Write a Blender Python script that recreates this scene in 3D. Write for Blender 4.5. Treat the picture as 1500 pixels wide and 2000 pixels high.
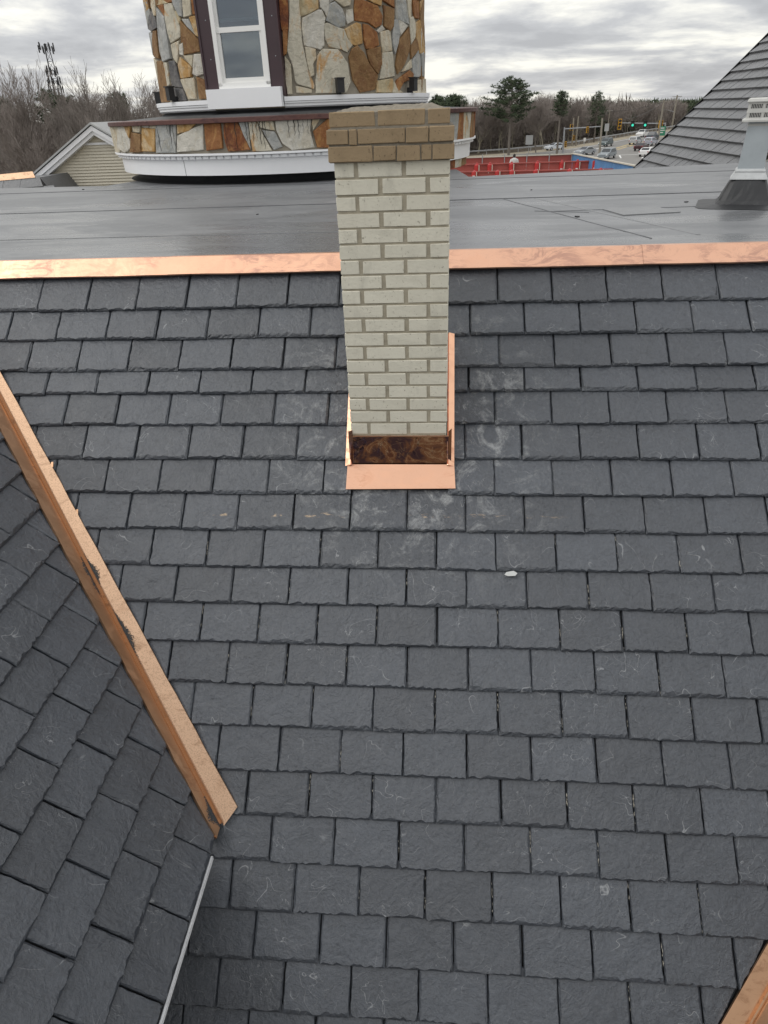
import bpy, bmesh, math, random
from mathutils import Vector, Matrix, noise as mnoise
R = math.radians
for o in list(bpy.data.objects): bpy.data.objects.remove(o)
scene = bpy.context.scene
col = scene.collection

# ------------------------------------------------------------------ camera
PITCH, ROLL, YAW = R(30.678), R(-2.345), R(5.430)
cd = bpy.data.cameras.new('camera'); cam = bpy.data.objects.new('camera', cd); col.objects.link(cam)
F_ = Vector((-math.sin(YAW)*math.cos(PITCH), math.cos(YAW)*math.cos(PITCH), -math.sin(PITCH)))
R0 = Vector((math.cos(YAW), math.sin(YAW), 0)); U0 = R0.cross(F_)
Rv = R0*math.cos(ROLL) + U0*math.sin(ROLL); Uv = Rv.cross(F_)
m = Matrix((Rv, Uv, -F_)).transposed().to_4x4()
cam.matrix_world = m
cd.sensor_fit = 'HORIZONTAL'; cd.sensor_width = 36.0; cd.lens = 1322.26/1500*36.0
cd.clip_start = 0.05; cd.clip_end = 3000
scene.camera = cam
scene.render.resolution_x = 768; scene.render.resolution_y = 1024

# ------------------------------------------------------------------ sky and sun
SUN_EL, SUN_AZ = R(42), R(250)          # azimuth measured clockwise from +y
w = bpy.data.worlds.new('World'); scene.world = w; w.use_nodes = True
nt = w.node_tree; nt.nodes.clear()
def wn(t, **k):
    n = nt.nodes.new(t)
    for a, b in k.items(): setattr(n, a, b)
    return n
L = nt.links.new
out = wn('ShaderNodeOutputWorld'); bg = wn('ShaderNodeBackground'); bg.inputs['Strength'].default_value = 0.1
sky = wn('ShaderNodeTexSky', sky_type='NISHITA', sun_disc=False, sun_elevation=SUN_EL, sun_rotation=SUN_AZ)
tc = wn('ShaderNodeTexCoord'); sp = wn('ShaderNodeSeparateXYZ'); L(tc.outputs['Generated'], sp.inputs[0])
def wm(op, a, b=None):
    n = wn('ShaderNodeMath', operation=op)
    for i, v in enumerate((a, b)):
        if v is None: continue
        if isinstance(v, (int, float)): n.inputs[i].default_value = v
        else: L(v, n.inputs[i])
    return n.outputs[0]
zc = wm('ADD', wm('MAXIMUM', sp.outputs[2], 0.0), 0.13)
cx = wm('DIVIDE', sp.outputs[0], zc); cy = wm('DIVIDE', sp.outputs[1], zc)
cb = wn('ShaderNodeCombineXYZ'); L(cx, cb.inputs[0]); L(cy, cb.inputs[1])
def wnoise(scale, detail, rough, dist, loc):
    mp = wn('ShaderNodeMapping'); mp.inputs['Location'].default_value = loc; L(cb.outputs[0], mp.inputs[0])
    n = wn('ShaderNodeTexNoise'); L(mp.outputs[0], n.inputs['Vector'])
    n.inputs['Scale'].default_value = scale; n.inputs['Detail'].default_value = detail
    n.inputs['Roughness'].default_value = rough; n.inputs['Distortion'].default_value = dist
    return n.outputs['Fac']
n1 = wnoise(0.85, 7, 0.56, 0.35, (3.1, 1.4, 0)); n2 = wnoise(2.6, 6, 0.6, 0.4, (7, 2, 4))
nn = wm('ADD', wm('MULTIPLY', n1, 0.8), wm('MULTIPLY', n2, 0.2))
rp = wn('ShaderNodeValToRGB'); L(nn, rp.inputs[0]); cr = rp.color_ramp
for i, (p, c) in enumerate([(0.40, (4.6, 4.65, 4.85)), (0.47, (5.7, 5.75, 5.9)), (0.525, (7.6, 7.55, 7.35)), (0.585, (10.0, 9.8, 9.0))]):
    e = cr.elements[i] if i < 2 else cr.elements.new(p)
    e.position = p; e.color = tuple(v/10 for v in c) + (1,)
sc = wn('ShaderNodeVectorMath', operation='SCALE'); L(rp.outputs[0], sc.inputs[0]); L(wm('ADD', 9.2, wm('MULTIPLY', wm('MAXIMUM', sp.outputs[2], 0.0), 8.0)), sc.inputs['Scale'])   # overcast sky, brighter towards the zenith
mx = wn('ShaderNodeMix', data_type='RGBA'); mx.inputs[0].default_value = 0.93
L(sky.outputs[0], mx.inputs[6]); L(sc.outputs[0], mx.inputs[7]); L(mx.outputs[2], bg.inputs[0]); L(bg.outputs[0], out.inputs[0])
sd = bpy.data.lights.new('sun', 'SUN'); sd.energy = 0.9; sd.angle = R(32); sd.color = (1.0, 0.97, 0.92)
so = bpy.data.objects.new('sun', sd); col.objects.link(so)
sdir = Vector((math.sin(SUN_AZ)*math.cos(SUN_EL), math.cos(SUN_AZ)*math.cos(SUN_EL), math.sin(SUN_EL)))
so.rotation_euler = sdir.to_track_quat('Z', 'Y').to_euler(); so.location = (0, -5, 30)
vs = scene.view_settings; vs.view_transform = 'Standard'; vs.look = 'None'; vs.exposure = 0.18; vs.gamma = 1.0; vs.use_curve_mapping = False

# ------------------------------------------------------------------ material helpers
class NT:
    def __init__(s, name):
        s.m = bpy.data.materials.new(name); s.m.use_nodes = True; s.t = s.m.node_tree
        s.b = s.t.nodes['Principled BSDF']; s.pos = s.n('ShaderNodeNewGeometry').outputs['Position']
        oi = s.n('ShaderNodeObjectInfo'); s.rand = oi.outputs['Random']; s.oc = s.n('ShaderNodeTexCoord').outputs['Object']
    def n(s, t, **k):
        n = s.t.nodes.new(t)
        for a, b in k.items(): setattr(n, a, b)
        return n
    def put(s, v, sock):
        if isinstance(v, (int, float)): sock.default_value = v
        elif isinstance(v, tuple): sock.default_value = v if len(v) == 4 or sock.type == 'VECTOR' else v + (1,)
        else: s.t.links.new(v, sock)
    def noise(s, scale, detail=4, rough=0.55, dist=0, vec=None, stretch=None, loc=(0, 0, 0), rot=(0, 0, 0)):
        v = vec or s.pos
        if stretch or loc != (0, 0, 0) or rot != (0, 0, 0):
            mp = s.n('ShaderNodeMapping'); s.put(v, mp.inputs[0]); mp.inputs['Scale'].default_value = stretch or (1, 1, 1)
            mp.inputs['Location'].default_value = loc; mp.inputs['Rotation'].default_value = rot; v = mp.outputs[0]
        n = s.n('ShaderNodeTexNoise'); s.put(v, n.inputs['Vector'])
        for k, x in (('Scale', scale), ('Detail', detail), ('Roughness', rough), ('Distortion', dist)): n.inputs[k].default_value = x
        return n.outputs['Fac']
    def voro(s, scale, vec=None):
        n = s.n('ShaderNodeTexVoronoi'); s.put(vec or s.pos, n.inputs['Vector']); n.inputs['Scale'].default_value = scale
        return n.outputs['Distance']
    def math(s, op, a, b=0.0, c=None):
        n = s.n('ShaderNodeMath', operation=op); s.put(a, n.inputs[0]); s.put(b, n.inputs[1])
        if c is not None: s.put(c, n.inputs[2])
        return n.outputs[0]
    def step(s, v, lo, hi):                     # smooth 0..1 between lo and hi
        n = s.n('ShaderNodeMapRange', interpolation_type='SMOOTHSTEP'); s.put(v, n.inputs[0])
        n.inputs[1].default_value = lo; n.inputs[2].default_value = hi
        return n.outputs[0]
    def mix(s, f, a, b, mode='MIX'):
        n = s.n('ShaderNodeMix', data_type='RGBA', blend_type=mode); s.put(f, n.inputs[0]); s.put(a, n.inputs[6]); s.put(b, n.inputs[7])
        return n.outputs[2]
    def xyz(s, v=None):
        n = s.n('ShaderNodeSeparateXYZ'); s.put(v or s.pos, n.inputs[0]); return n.outputs
    def line(s, nz, at, wd):                    # thin contour line of a noise field
        return s.step(s.math('ABSOLUTE', s.math('SUBTRACT', nz, at)), wd, 0.0)
    def bump(s, h, st=0.4, d=0.01, nrm=None):
        n = s.n('ShaderNodeBump'); s.put(h, n.inputs['Height']); n.inputs['Strength'].default_value = st; n.inputs['Distance'].default_value = d
        if nrm: s.put(nrm, n.inputs['Normal'])
        return n.outputs[0]
    def out(s, colr, rough=0.6, metal=0.0, nrm=None, spec=0.5):
        s.put(colr, s.b.inputs['Base Color']); s.put(rough, s.b.inputs['Roughness']); s.put(metal, s.b.inputs['Metallic'])
        s.b.inputs['Specular IOR Level'].default_value = spec
        if nrm: s.put(nrm, s.b.inputs['Normal'])
        return s.m

def plain(name, c, rough=0.6, var=0.12, scale=6, metal=0.0, bumpst=0.0, bscale=60, spec=0.5):
    t = NT(name); n = t.noise(scale, 5)
    lo = tuple(x*(1-var) for x in c); hi = tuple(min(1, x*(1+var)) for x in c)
    return t.out(t.mix(n, lo, hi), rough, metal, t.bump(t.noise(bscale, 4), bumpst, 0.004) if bumpst else None, spec)

def mat_slate(name='slate', dusty=True, lo=(0.029, 0.034, 0.043), hi=(0.055, 0.064, 0.079)):
    t = NT(name)
    oa = t.n('ShaderNodeCombineXYZ')
    for i in range(3): t.put(t.math('MULTIPLY', t.rand, (37.0, 53.0, 29.0)[i]), oa.inputs[i])
    ov = t.n('ShaderNodeVectorMath', operation='ADD'); t.put(t.pos, ov.inputs[0]); t.put(oa.outputs[0], ov.inputs[1]); wpos = t.pos; t.pos = ov.outputs[0]
    big = t.noise(4.5, 5, 0.6); fine = t.noise(42, 8, 0.72)
    f = t.math('ADD', t.math('MULTIPLY', big, 0.42), t.math('ADD', t.math('MULTIPLY', fine, 0.35), t.math('MULTIPLY', t.math('FRACT', t.math('MULTIPLY', t.rand, 91.7)), 0.30)))
    c = t.mix(t.step(f, 0.2, 0.85), lo, hi)
    # grazes: thin pale curved scratches
    for sc_, at, wd, loc in ((5.5, 0.5, 0.0045, (1, 2, 3)), (9, 0.55, 0.004, (5, 1, 8)), (3.2, 0.47, 0.0022, (2, 9, 4)), (14, 0.5, 0.006, (7, 3, 2))):
        ln = t.line(t.noise(sc_, 2, 0.4, 0.7, loc=loc), at, wd)
        ms = t.step(t.noise(4.2, 2, loc=(loc[2], loc[0], loc[1])), 0.54, 0.68)
        c = t.mix(t.math('MULTIPLY', t.math('MULTIPLY', ln, ms), 0.46), c, (0.42, 0.43, 0.44))
    pk = t.math('MULTIPLY', t.step(t.noise(95, 2, 0.5), 0.72, 0.78), t.step(t.noise(3.5, 2, loc=(4, 4, 1)), 0.5, 0.7))
    c = t.mix(t.math('MULTIPLY', pk, 0.35), c, (0.36, 0.36, 0.36))
    if dusty:
        p = t.n('ShaderNodeVectorMath', operation='DISTANCE'); t.put(wpos, p.inputs[0]); p.inputs[1].default_value = (-0.15, 3.45, -1.55)
        near = t.step(p.outputs['Value'], 1.15, 0.2)
        dn = t.step(t.math('ADD', t.noise(6, 7, 0.72, 1.4), t.math('MULTIPLY', t.noise(34, 6, 0.75, 1.0), 0.35)), 0.66, 0.92)
        c = t.mix(t.math('MULTIPLY', t.math('MULTIPLY', near, dn), 0.8), c, (0.36, 0.37, 0.37))
        zz = t.xyz(wpos)[2]; xx = t.xyz(wpos)[0]          # dried adhesive smears left along one course
        band = t.line(t.math('ADD', zz, t.math('MULTIPLY', t.noise(9, 4, vec=wpos), 0.03)), -1.867, 0.009)
        rng_ = t.math('MULTIPLY', t.step(xx, -1.4, -1.2), t.step(xx, 0.72, 0.45))
        sm = t.math('MULTIPLY', t.math('MULTIPLY', band, rng_), t.step(t.noise(14, 7, 0.75, 0.5, vec=wpos, stretch=(0.7, 1, 3), loc=(3, 1, 1)), 0.53, 0.62))
        c = t.mix(t.math('MULTIPLY', sm, 0.8), c, (0.50, 0.36, 0.22))
    cleft = t.noise(8, 9, 0.66, 0.45)
    ridg = t.line(t.noise(6, 4, 0.55, 1.0, loc=(8, 3, 2)), 0.5, 0.03)
    terr = t.math('DIVIDE', t.math('FLOOR', t.math('MULTIPLY', t.noise(5.5, 6, 0.6, 0.3, loc=(3, 6, 2)), 11.0)), 11.0)
    c = t.mix(1.0, c, t.mix(t.step(t.noise(75, 5, 0.7), 0.3, 0.7), (0.80, 0.80, 0.80), (1.2, 1.2, 1.2)), 'MULTIPLY')
    c = t.mix(t.math('MULTIPLY', t.line(t.noise(11, 4, 0.6, 0.5, loc=(6, 6, 1)), 0.5, 0.012), t.math('MULTIPLY', t.step(t.noise(5, 2, loc=(1, 8, 3)), 0.5, 0.62), 0.5)), c, (0.022, 0.024, 0.028))
    h = t.math('ADD', t.math('ADD', t.math('MULTIPLY', cleft, 0.85), t.math('MULTIPLY', terr, 0.9)), t.math('ADD', t.math('MULTIPLY', ridg, 0.035), t.math('MULTIPLY', fine, 0.24)))
    return t.out(c, t.math('ADD', 0.30, t.math('MULTIPLY', t.math('ADD', t.math('MULTIPLY', fine, 0.6), t.math('MULTIPLY', big, 0.4)), 0.34)), 0, t.bump(h, 1.0, 0.016), 0.95)

def mat_copper(name, base, stain, rough, amount=0.5, speck=0.0, bst=0.12, bscale=5, loc=(0, 0, 0)):
    t = NT(name)
    n = t.noise(6, 9, 0.72, 1.6, loc=loc, stretch=(1, 2, 2)); s1 = t.step(n, 0.58-0.12*amount, 0.66-0.05*amount)
    big = t.step(t.noise(2.3, 3, loc=(loc[1]+3, 1, 2)), 0.40, 0.58)
    c = t.mix(t.math('MULTIPLY', t.math('MULTIPLY', s1, big), 0.85), base, stain)
    ln = t.line(t.noise(9, 3, 0.5, 2.2, loc=loc), 0.5, 0.006)
    c = t.mix(t.math('MULTIPLY', ln, 0.35*amount), c, stain)
    if speck: c = t.mix(t.math('MULTIPLY', t.step(t.noise(170, 4, 0.7), 0.48, 0.64), speck), c, tuple(x*0.45 for x in base))
    c = t.mix(t.math('MULTIPLY', t.noise(1.1, 3), 0.25), c, tuple(x*0.85 for x in base))
    r = t.math('ADD', rough, t.math('MULTIPLY', s1, 0.12))
    return t.out(c, r, 1.0, t.bump(t.noise(bscale, 4, 0.5, 0.6), bst, 0.03))

def mat_brick(name, lo, hi, pit, pits=0.62):
    t = NT(name)
    n = t.noise(16, 5, 0.6); c = t.mix(t.math('ADD', t.math('MULTIPLY', n, 0.7), t.math('MULTIPLY', t.rand, 0.3)), lo, hi)
    pk = t.step(t.noise(110, 5, 0.7, 0, stretch=(1, 1, 0.6)), pits, pits+0.08); c = t.mix(t.math('MULTIPLY', pk, 0.75), c, pit)
    st = t.step(t.noise(4.5, 6, 0.7, 0.4, loc=(2, 2, 2), stretch=(1.4, 1, 0.6)), 0.5, 0.72); c = t.mix(t.math('MULTIPLY', st, 0.32), c, tuple(x*0.5 for x in lo))
    h = t.math('SUBTRACT', t.noise(70, 5, 0.65), t.math('MULTIPLY', pk, 0.8))
    return t.out(c, 0.85, 0, t.bump(h, 0.5, 0.004), 0.25)

def mat_stone(name, a, b, vein, amt=0.5):
    t = NT(name)
    off = t.n('ShaderNodeVectorMath', operation='SCALE'); cmb = t.n('ShaderNodeCombineXYZ')
    for i in range(3): t.put(t.rand, cmb.inputs[i])
    t.put(cmb.outputs[0], off.inputs[0]); off.inputs['Scale'].default_value = 40
    ad = t.n('ShaderNodeVectorMath', operation='ADD'); t.put(t.pos, ad.inputs[0]); t.put(off.outputs[0], ad.inputs[1]); v = ad.outputs[0]
    c = t.mix(t.step(t.noise(5, 7, 0.7, 0.8, vec=v), 0.36, 0.64), a, b)
    c = t.mix(t.math('MULTIPLY', t.step(t.noise(4.2, 6, 0.65, 1.8, vec=v, stretch=(1, 1, 0.5), loc=(3, 5, 1)), 0.50, 0.62), amt), c, vein)
    c = t.mix(t.math('MULTIPLY', t.step(t.noise(9, 6, 0.75, 1.2, vec=v, loc=(1, 2, 9)), 0.52, 0.70), 0.5), c, tuple(x*0.42 for x in a))
    c = t.mix(t.math('MULTIPLY', t.step(t.noise(26, 5, 0.75, 0.6, vec=v), 0.56, 0.74), 0.55), c, tuple(min(0.8, x*1.35+0.10) for x in b))
    return t.out(c, 0.75, 0, t.bump(t.noise(13, 8, 0.66, 0.9, vec=v), 0.8, 0.03), 0.3)

M = {}
M['slate'] = mat_slate()
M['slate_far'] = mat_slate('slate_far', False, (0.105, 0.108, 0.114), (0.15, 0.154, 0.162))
M['underlay'] = plain('roof_underlay', (0.018, 0.018, 0.019), 0.8)
M['copper'] = mat_copper('copper_new', (0.80, 0.475, 0.325), (0.46, 0.27, 0.215), 0.36, 1.15)
M['copper_clean'] = mat_copper('copper_apron', (0.82, 0.485, 0.325), (0.62, 0.32, 0.205), 0.36, 0.8, loc=(4, 2, 7))
M['copper_shiny'] = mat_copper('copper_mirror', (0.66, 0.36, 0.24), (0.24, 0.15, 0.19), 0.06, 1.0, bst=0.5, bscale=3.6, loc=(2, 6, 1))
def mat_copper_reflect(name):
    t = NT(name)                                            # mirror copper; dark patches and bright swirls of reflection painted into the colour
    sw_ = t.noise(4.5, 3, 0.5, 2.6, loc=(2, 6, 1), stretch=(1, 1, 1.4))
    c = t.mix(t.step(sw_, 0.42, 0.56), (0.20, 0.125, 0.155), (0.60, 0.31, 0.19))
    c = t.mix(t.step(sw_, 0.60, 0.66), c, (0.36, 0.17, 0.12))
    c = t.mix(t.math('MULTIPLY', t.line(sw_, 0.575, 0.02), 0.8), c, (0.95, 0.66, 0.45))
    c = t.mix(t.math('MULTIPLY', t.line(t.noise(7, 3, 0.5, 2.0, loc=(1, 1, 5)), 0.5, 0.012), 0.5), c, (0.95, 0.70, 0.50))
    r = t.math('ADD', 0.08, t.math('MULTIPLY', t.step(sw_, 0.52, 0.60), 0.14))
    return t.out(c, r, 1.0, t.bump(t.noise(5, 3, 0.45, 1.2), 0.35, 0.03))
M['copper_reflect'] = mat_copper_reflect('copper_painted_reflections')
M['copper_valley'] = mat_copper('copper_valley', (0.49, 0.30, 0.185), (0.35, 0.20, 0.12), 0.38, 0.6, loc=(9, 1, 1))
M['copper_rib'] = mat_copper('copper_rib', (0.52, 0.325, 0.20), (0.36, 0.21, 0.125), 0.42, 0.5, loc=(3, 3, 1))
M['copper_grit'] = mat_copper('copper_valley_gritty', (0.59, 0.40, 0.27), (0.42, 0.275, 0.18), 0.48, 0.5, speck=0.7, loc=(1, 7, 1))
M['copper_old'] = mat_copper('copper_tarnished', (0.17, 0.095, 0.085), (0.09, 0.06, 0.065), 0.5, 0.9)
M['brick'] = mat_brick('brick_cream', (0.60, 0.575, 0.48), (0.72, 0.695, 0.59), (0.20, 0.17, 0.125), 0.61)
M['brick_tan'] = mat_brick('brick_tan', (0.26, 0.19, 0.115), (0.37, 0.28, 0.175), (0.09, 0.07, 0.05), 0.60)
M['mortar'] = plain('mortar', (0.37, 0.335, 0.26), 0.9, 0.35, 25, bumpst=0.6, bscale=90, spec=0.2)
M['mortar_grey'] = plain('mortar_crown', (0.235, 0.21, 0.17), 0.95, 0.35, 40, bumpst=0.9, bscale=70, spec=0.2)
M['stone_mortar'] = plain('stone_mortar', (0.26, 0.235, 0.19), 0.9, 0.3, 20, bumpst=0.5, spec=0.2)
M['white'] = plain('white_trim', (0.84, 0.85, 0.87), 0.45, 0.04, 4)
M['vinyl'] = plain('window_vinyl', (0.80, 0.80, 0.78), 0.4, 0.03, 4)
M['brown_metal'] = plain('brown_metal', (0.050, 0.028, 0.034), 0.38, 0.3, 3)
M['rubber'] = plain('black_membrane', (0.022, 0.023, 0.025), 0.5, 0.4, 5, bumpst=0.4, bscale=9)
M['black'] = plain('black_plastic', (0.014, 0.014, 0.016), 0.45, 0.2)
M['siding'] = plain('cream_siding', (0.60, 0.56, 0.46), 0.55, 0.05, 4)
M['galv'] = plain('galvanised_steel', (0.40, 0.44, 0.465), 0.45, 0.18, 9, metal=0.6, bumpst=0.15, bscale=20)
M['ventwhite'] = plain('vent_enamel', (0.50, 0.50, 0.475), 0.55, 0.22, 10)
M['sealant'] = plain('sealant', (0.46, 0.475, 0.48), 0.6, 0.25, 20, bumpst=0.6, bscale=30)
SC = {'c': ((0.48, 0.43, 0.32), (0.58, 0.53, 0.42), (0.45, 0.27, 0.10), 0.35), 'w': ((0.50, 0.48, 0.42), (0.64, 0.61, 0.54), (0.46, 0.38, 0.24), 0.3),
      'g': ((0.29, 0.30, 0.29), (0.44, 0.44, 0.42), (0.40, 0.34, 0.22), 0.3), 'd': ((0.10, 0.10, 0.105), (0.20, 0.19, 0.18), (0.22, 0.14, 0.10), 0.3),
      'r': ((0.235, 0.095, 0.035), (0.33, 0.155, 0.06), (0.56, 0.33, 0.12), 0.35), 'o': ((0.40, 0.225, 0.075), (0.49, 0.32, 0.14), (0.58, 0.50, 0.36), 0.5),
      'b': ((0.20, 0.11, 0.045), (0.29, 0.175, 0.08), (0.16, 0.065, 0.03), 0.5), 'k': ((0.13, 0.045, 0.025), (0.24, 0.085, 0.03), (0.46, 0.24, 0.08), 0.5),
      's': ((0.47, 0.44, 0.35), (0.58, 0.54, 0.44), (0.50, 0.25, 0.06), 0.75), 't': ((0.40, 0.33, 0.20), (0.52, 0.45, 0.30), (0.48, 0.25, 0.07), 0.5)}
for k, v in SC.items(): M['st_'+k] = mat_stone('stone_'+{'c': 'cream', 'w': 'pale', 'g': 'grey', 'd': 'charcoal', 'r': 'rust', 'o': 'ochre', 'b': 'brown', 'k': 'dark_rust', 's': 'streaked', 't': 'tan'}[k], *v)

# flat roof membrane: grey rubber with streaky weathering
def mat_membrane():
    t = NT('grey_membrane')
    a = t.noise(1.6, 6, 0.6, 0.6, stretch=(0.6, 1.2, 1)); b = t.noise(5, 8, 0.72, 0.6, stretch=(0.5, 1.5, 1), loc=(2, 2, 0))
    c = t.mix(t.step(a, 0.3, 0.72), (0.125, 0.13, 0.138), (0.185, 0.19, 0.198))
    c = t.mix(t.math('MULTIPLY', t.step(b, 0.5, 0.75), 0.45), c, (0.31, 0.315, 0.32))
    wet = t.step(t.math('ADD', t.noise(0.9, 4, 0.6, 0.5, stretch=(0.6, 1.6, 1), loc=(5, 1, 0)), t.math('MULTIPLY', t.xyz()[1], -0.03)), 0.27, 0.38)
    rg = t.math('ADD', 0.34, t.math('MULTIPLY', b, 0.25))
    rg = t.math('SUBTRACT', rg, t.math('MULTIPLY', wet, 0.19))
    c = t.mix(t.math('MULTIPLY', wet, 0.35), c, (0.08, 0.084, 0.092))
    h = t.math('ADD', t.noise(3, 5, 0.6, 0.8, stretch=(0.4, 1.8, 1)), t.math('MULTIPLY', t.noise(25, 5), 0.2))
    return t.out(c, rg, 0, t.bump(h, 0.28, 0.03), 0.5)
M['membrane'] = mat_membrane()
M['seam'] = plain('membrane_seam', (0.095, 0.098, 0.104), 0.5, 0.3, 6)
M['patch'] = plain('membrane_patch', (0.20, 0.205, 0.21), 0.5, 0.25, 14, bumpst=0.4, bscale=20)

# ------------------------------------------------------------------ geometry helpers
def wloc(o):
    v = Vector((0, 0, 0))
    while o is not None: v += o.location; o = o.parent
    return v
def tag(o, label=None, cat=None, group=None, kind=None):
    for k, v in (('label', label), ('category', cat), ('group', group), ('kind', kind)):
        if v: o[k] = v
    return o
def thing(name, loc, label, cat, group=None):
    o = bpy.data.objects.new(name, None); col.objects.link(o); o.location = loc; o.empty_display_size = 0.1
    return tag(o, label, cat, group)
class MB:
    def __init__(s): s.v = []; s.f = []
    def add(s, vs_, fs):
        n = len(s.v); s.v += [tuple(p) for p in vs_]; s.f += [tuple(i+n for i in f) for f in fs]; return s
    def box(s, lo, hi, mtx=None):
        p = [Vector((x, y, z)) for z in (lo[2], hi[2]) for y in (lo[1], hi[1]) for x in (lo[0], hi[0])]
        if mtx: p = [mtx @ q for q in p]
        return s.add(p, [(0, 2, 3, 1), (4, 5, 7, 6), (0, 1, 5, 4), (2, 6, 7, 3), (0, 4, 6, 2), (1, 3, 7, 5)])
    def tube(s, pts, rad, n=6, cap=True):
        pts = [Vector(p) for p in pts]; base = len(s.v); k = len(pts)
        for i, p in enumerate(pts):
            d = (pts[min(i+1, k-1)] - pts[max(i-1, 0)]).normalized()
            a = d.orthogonal().normalized(); b = d.cross(a); r = rad[i] if isinstance(rad, (list, tuple)) else rad
            for j in range(n):
                t = 2*math.pi*j/n; s.v.append(tuple(p + (a*math.cos(t)+b*math.sin(t))*r))
        for i in range(k-1):
            for j in range(n):
                s.f.append((base+i*n+j, base+i*n+(j+1) % n, base+(i+1)*n+(j+1) % n, base+(i+1)*n+j))
        if cap: s.f.append(tuple(base+j for j in range(n))[::-1]); s.f.append(tuple(base+(k-1)*n+j for j in range(n)))
        return s
    def lathe(s, prof, c, t0, t1, n, closed=False):       # profile of (r, z); angle measured from -y towards +x
        k = len(prof); base = len(s.v); full = abs(t1-t0) > 359.9
        m_ = n if full else n+1
        for i in range(m_):
            t = R(t0+(t1-t0)*i/n)
            for r, z in prof: s.v.append((c[0]+r*math.sin(t), c[1]-r*math.cos(t), z))
        for i in range(n):
            i2 = (i+1) % m_
            for j in range(k if closed else k-1):
                j2 = (j+1) % k; s.f.append((base+i*k+j, base+i2*k+j, base+i2*k+j2, base+i*k+j2))
        if closed and not full: s.f.append(tuple(base+j for j in range(k))); s.f.append(tuple(base+(m_-1)*k+j for j in range(k))[::-1])
        return s
    def prism(s, poly, d):                                 # closed polygon (3d points) extruded by vector d
        n = len(poly); d = Vector(d); p = [Vector(q) for q in poly]
        return s.add(p+[q+d for q in p], [tuple(range(n))[::-1], tuple(range(n, 2*n))]+[(i, (i+1) % n, n+(i+1) % n, n+i) for i in range(n)])
    def build(s, name, mat, parent=None, smooth=False, origin=None, fix=True):
        me = bpy.data.meshes.new(name)
        if origin is None:
            lo = [min(p[i] for p in s.v) for i in range(3)]; hi = [max(p[i] for p in s.v) for i in range(3)]
            origin = Vector([(lo[i]+hi[i])/2 for i in range(3)])
        origin = Vector(origin)
        me.from_pydata([tuple(Vector(p)-origin) for p in s.v], [], s.f)
        if fix and len(s.f) < 20000:
            b = bmesh.new(); b.from_mesh(me); bmesh.ops.recalc_face_normals(b, faces=b.faces); b.to_mesh(me); b.free()
        if smooth: me.shade_smooth()
        for mm in (mat if isinstance(mat, list) else [mat]): me.materials.append(M[mm] if isinstance(mm, str) else mm)
        o = bpy.data.objects.new(name, me); col.objects.link(o)
        if parent: o.parent = parent
        o.location = origin - (wloc(parent) if parent else Vector((0, 0, 0)))
        return o
def copy_tree(o, parent=None):
    c = o.copy(); col.objects.link(c); c.parent = parent
    for ch in list(o.children): copy_tree(ch, c)
    return c
def clip(poly, a, b, c):                                   # keep a*x+b*y+c >= 0
    out_ = []
    for i in range(len(poly)):
        p, q = poly[i], poly[(i+1) % len(poly)]; dp = a*p[0]+b*p[1]+c; dq = a*q[0]+b*q[1]+c
        if dp >= 0: out_.append(p)
        if (dp >= 0) != (dq >= 0): t = dp/(dp-dq); out_.append((p[0]+(q[0]-p[0])*t, p[1]+(q[1]-p[1])*t))
    return out_
def area(p): return 0.5*sum(p[i][0]*p[(i+1) % len(p)][1]-p[(i+1) % len(p)][0]*p[i][1] for i in range(len(p)))
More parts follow.
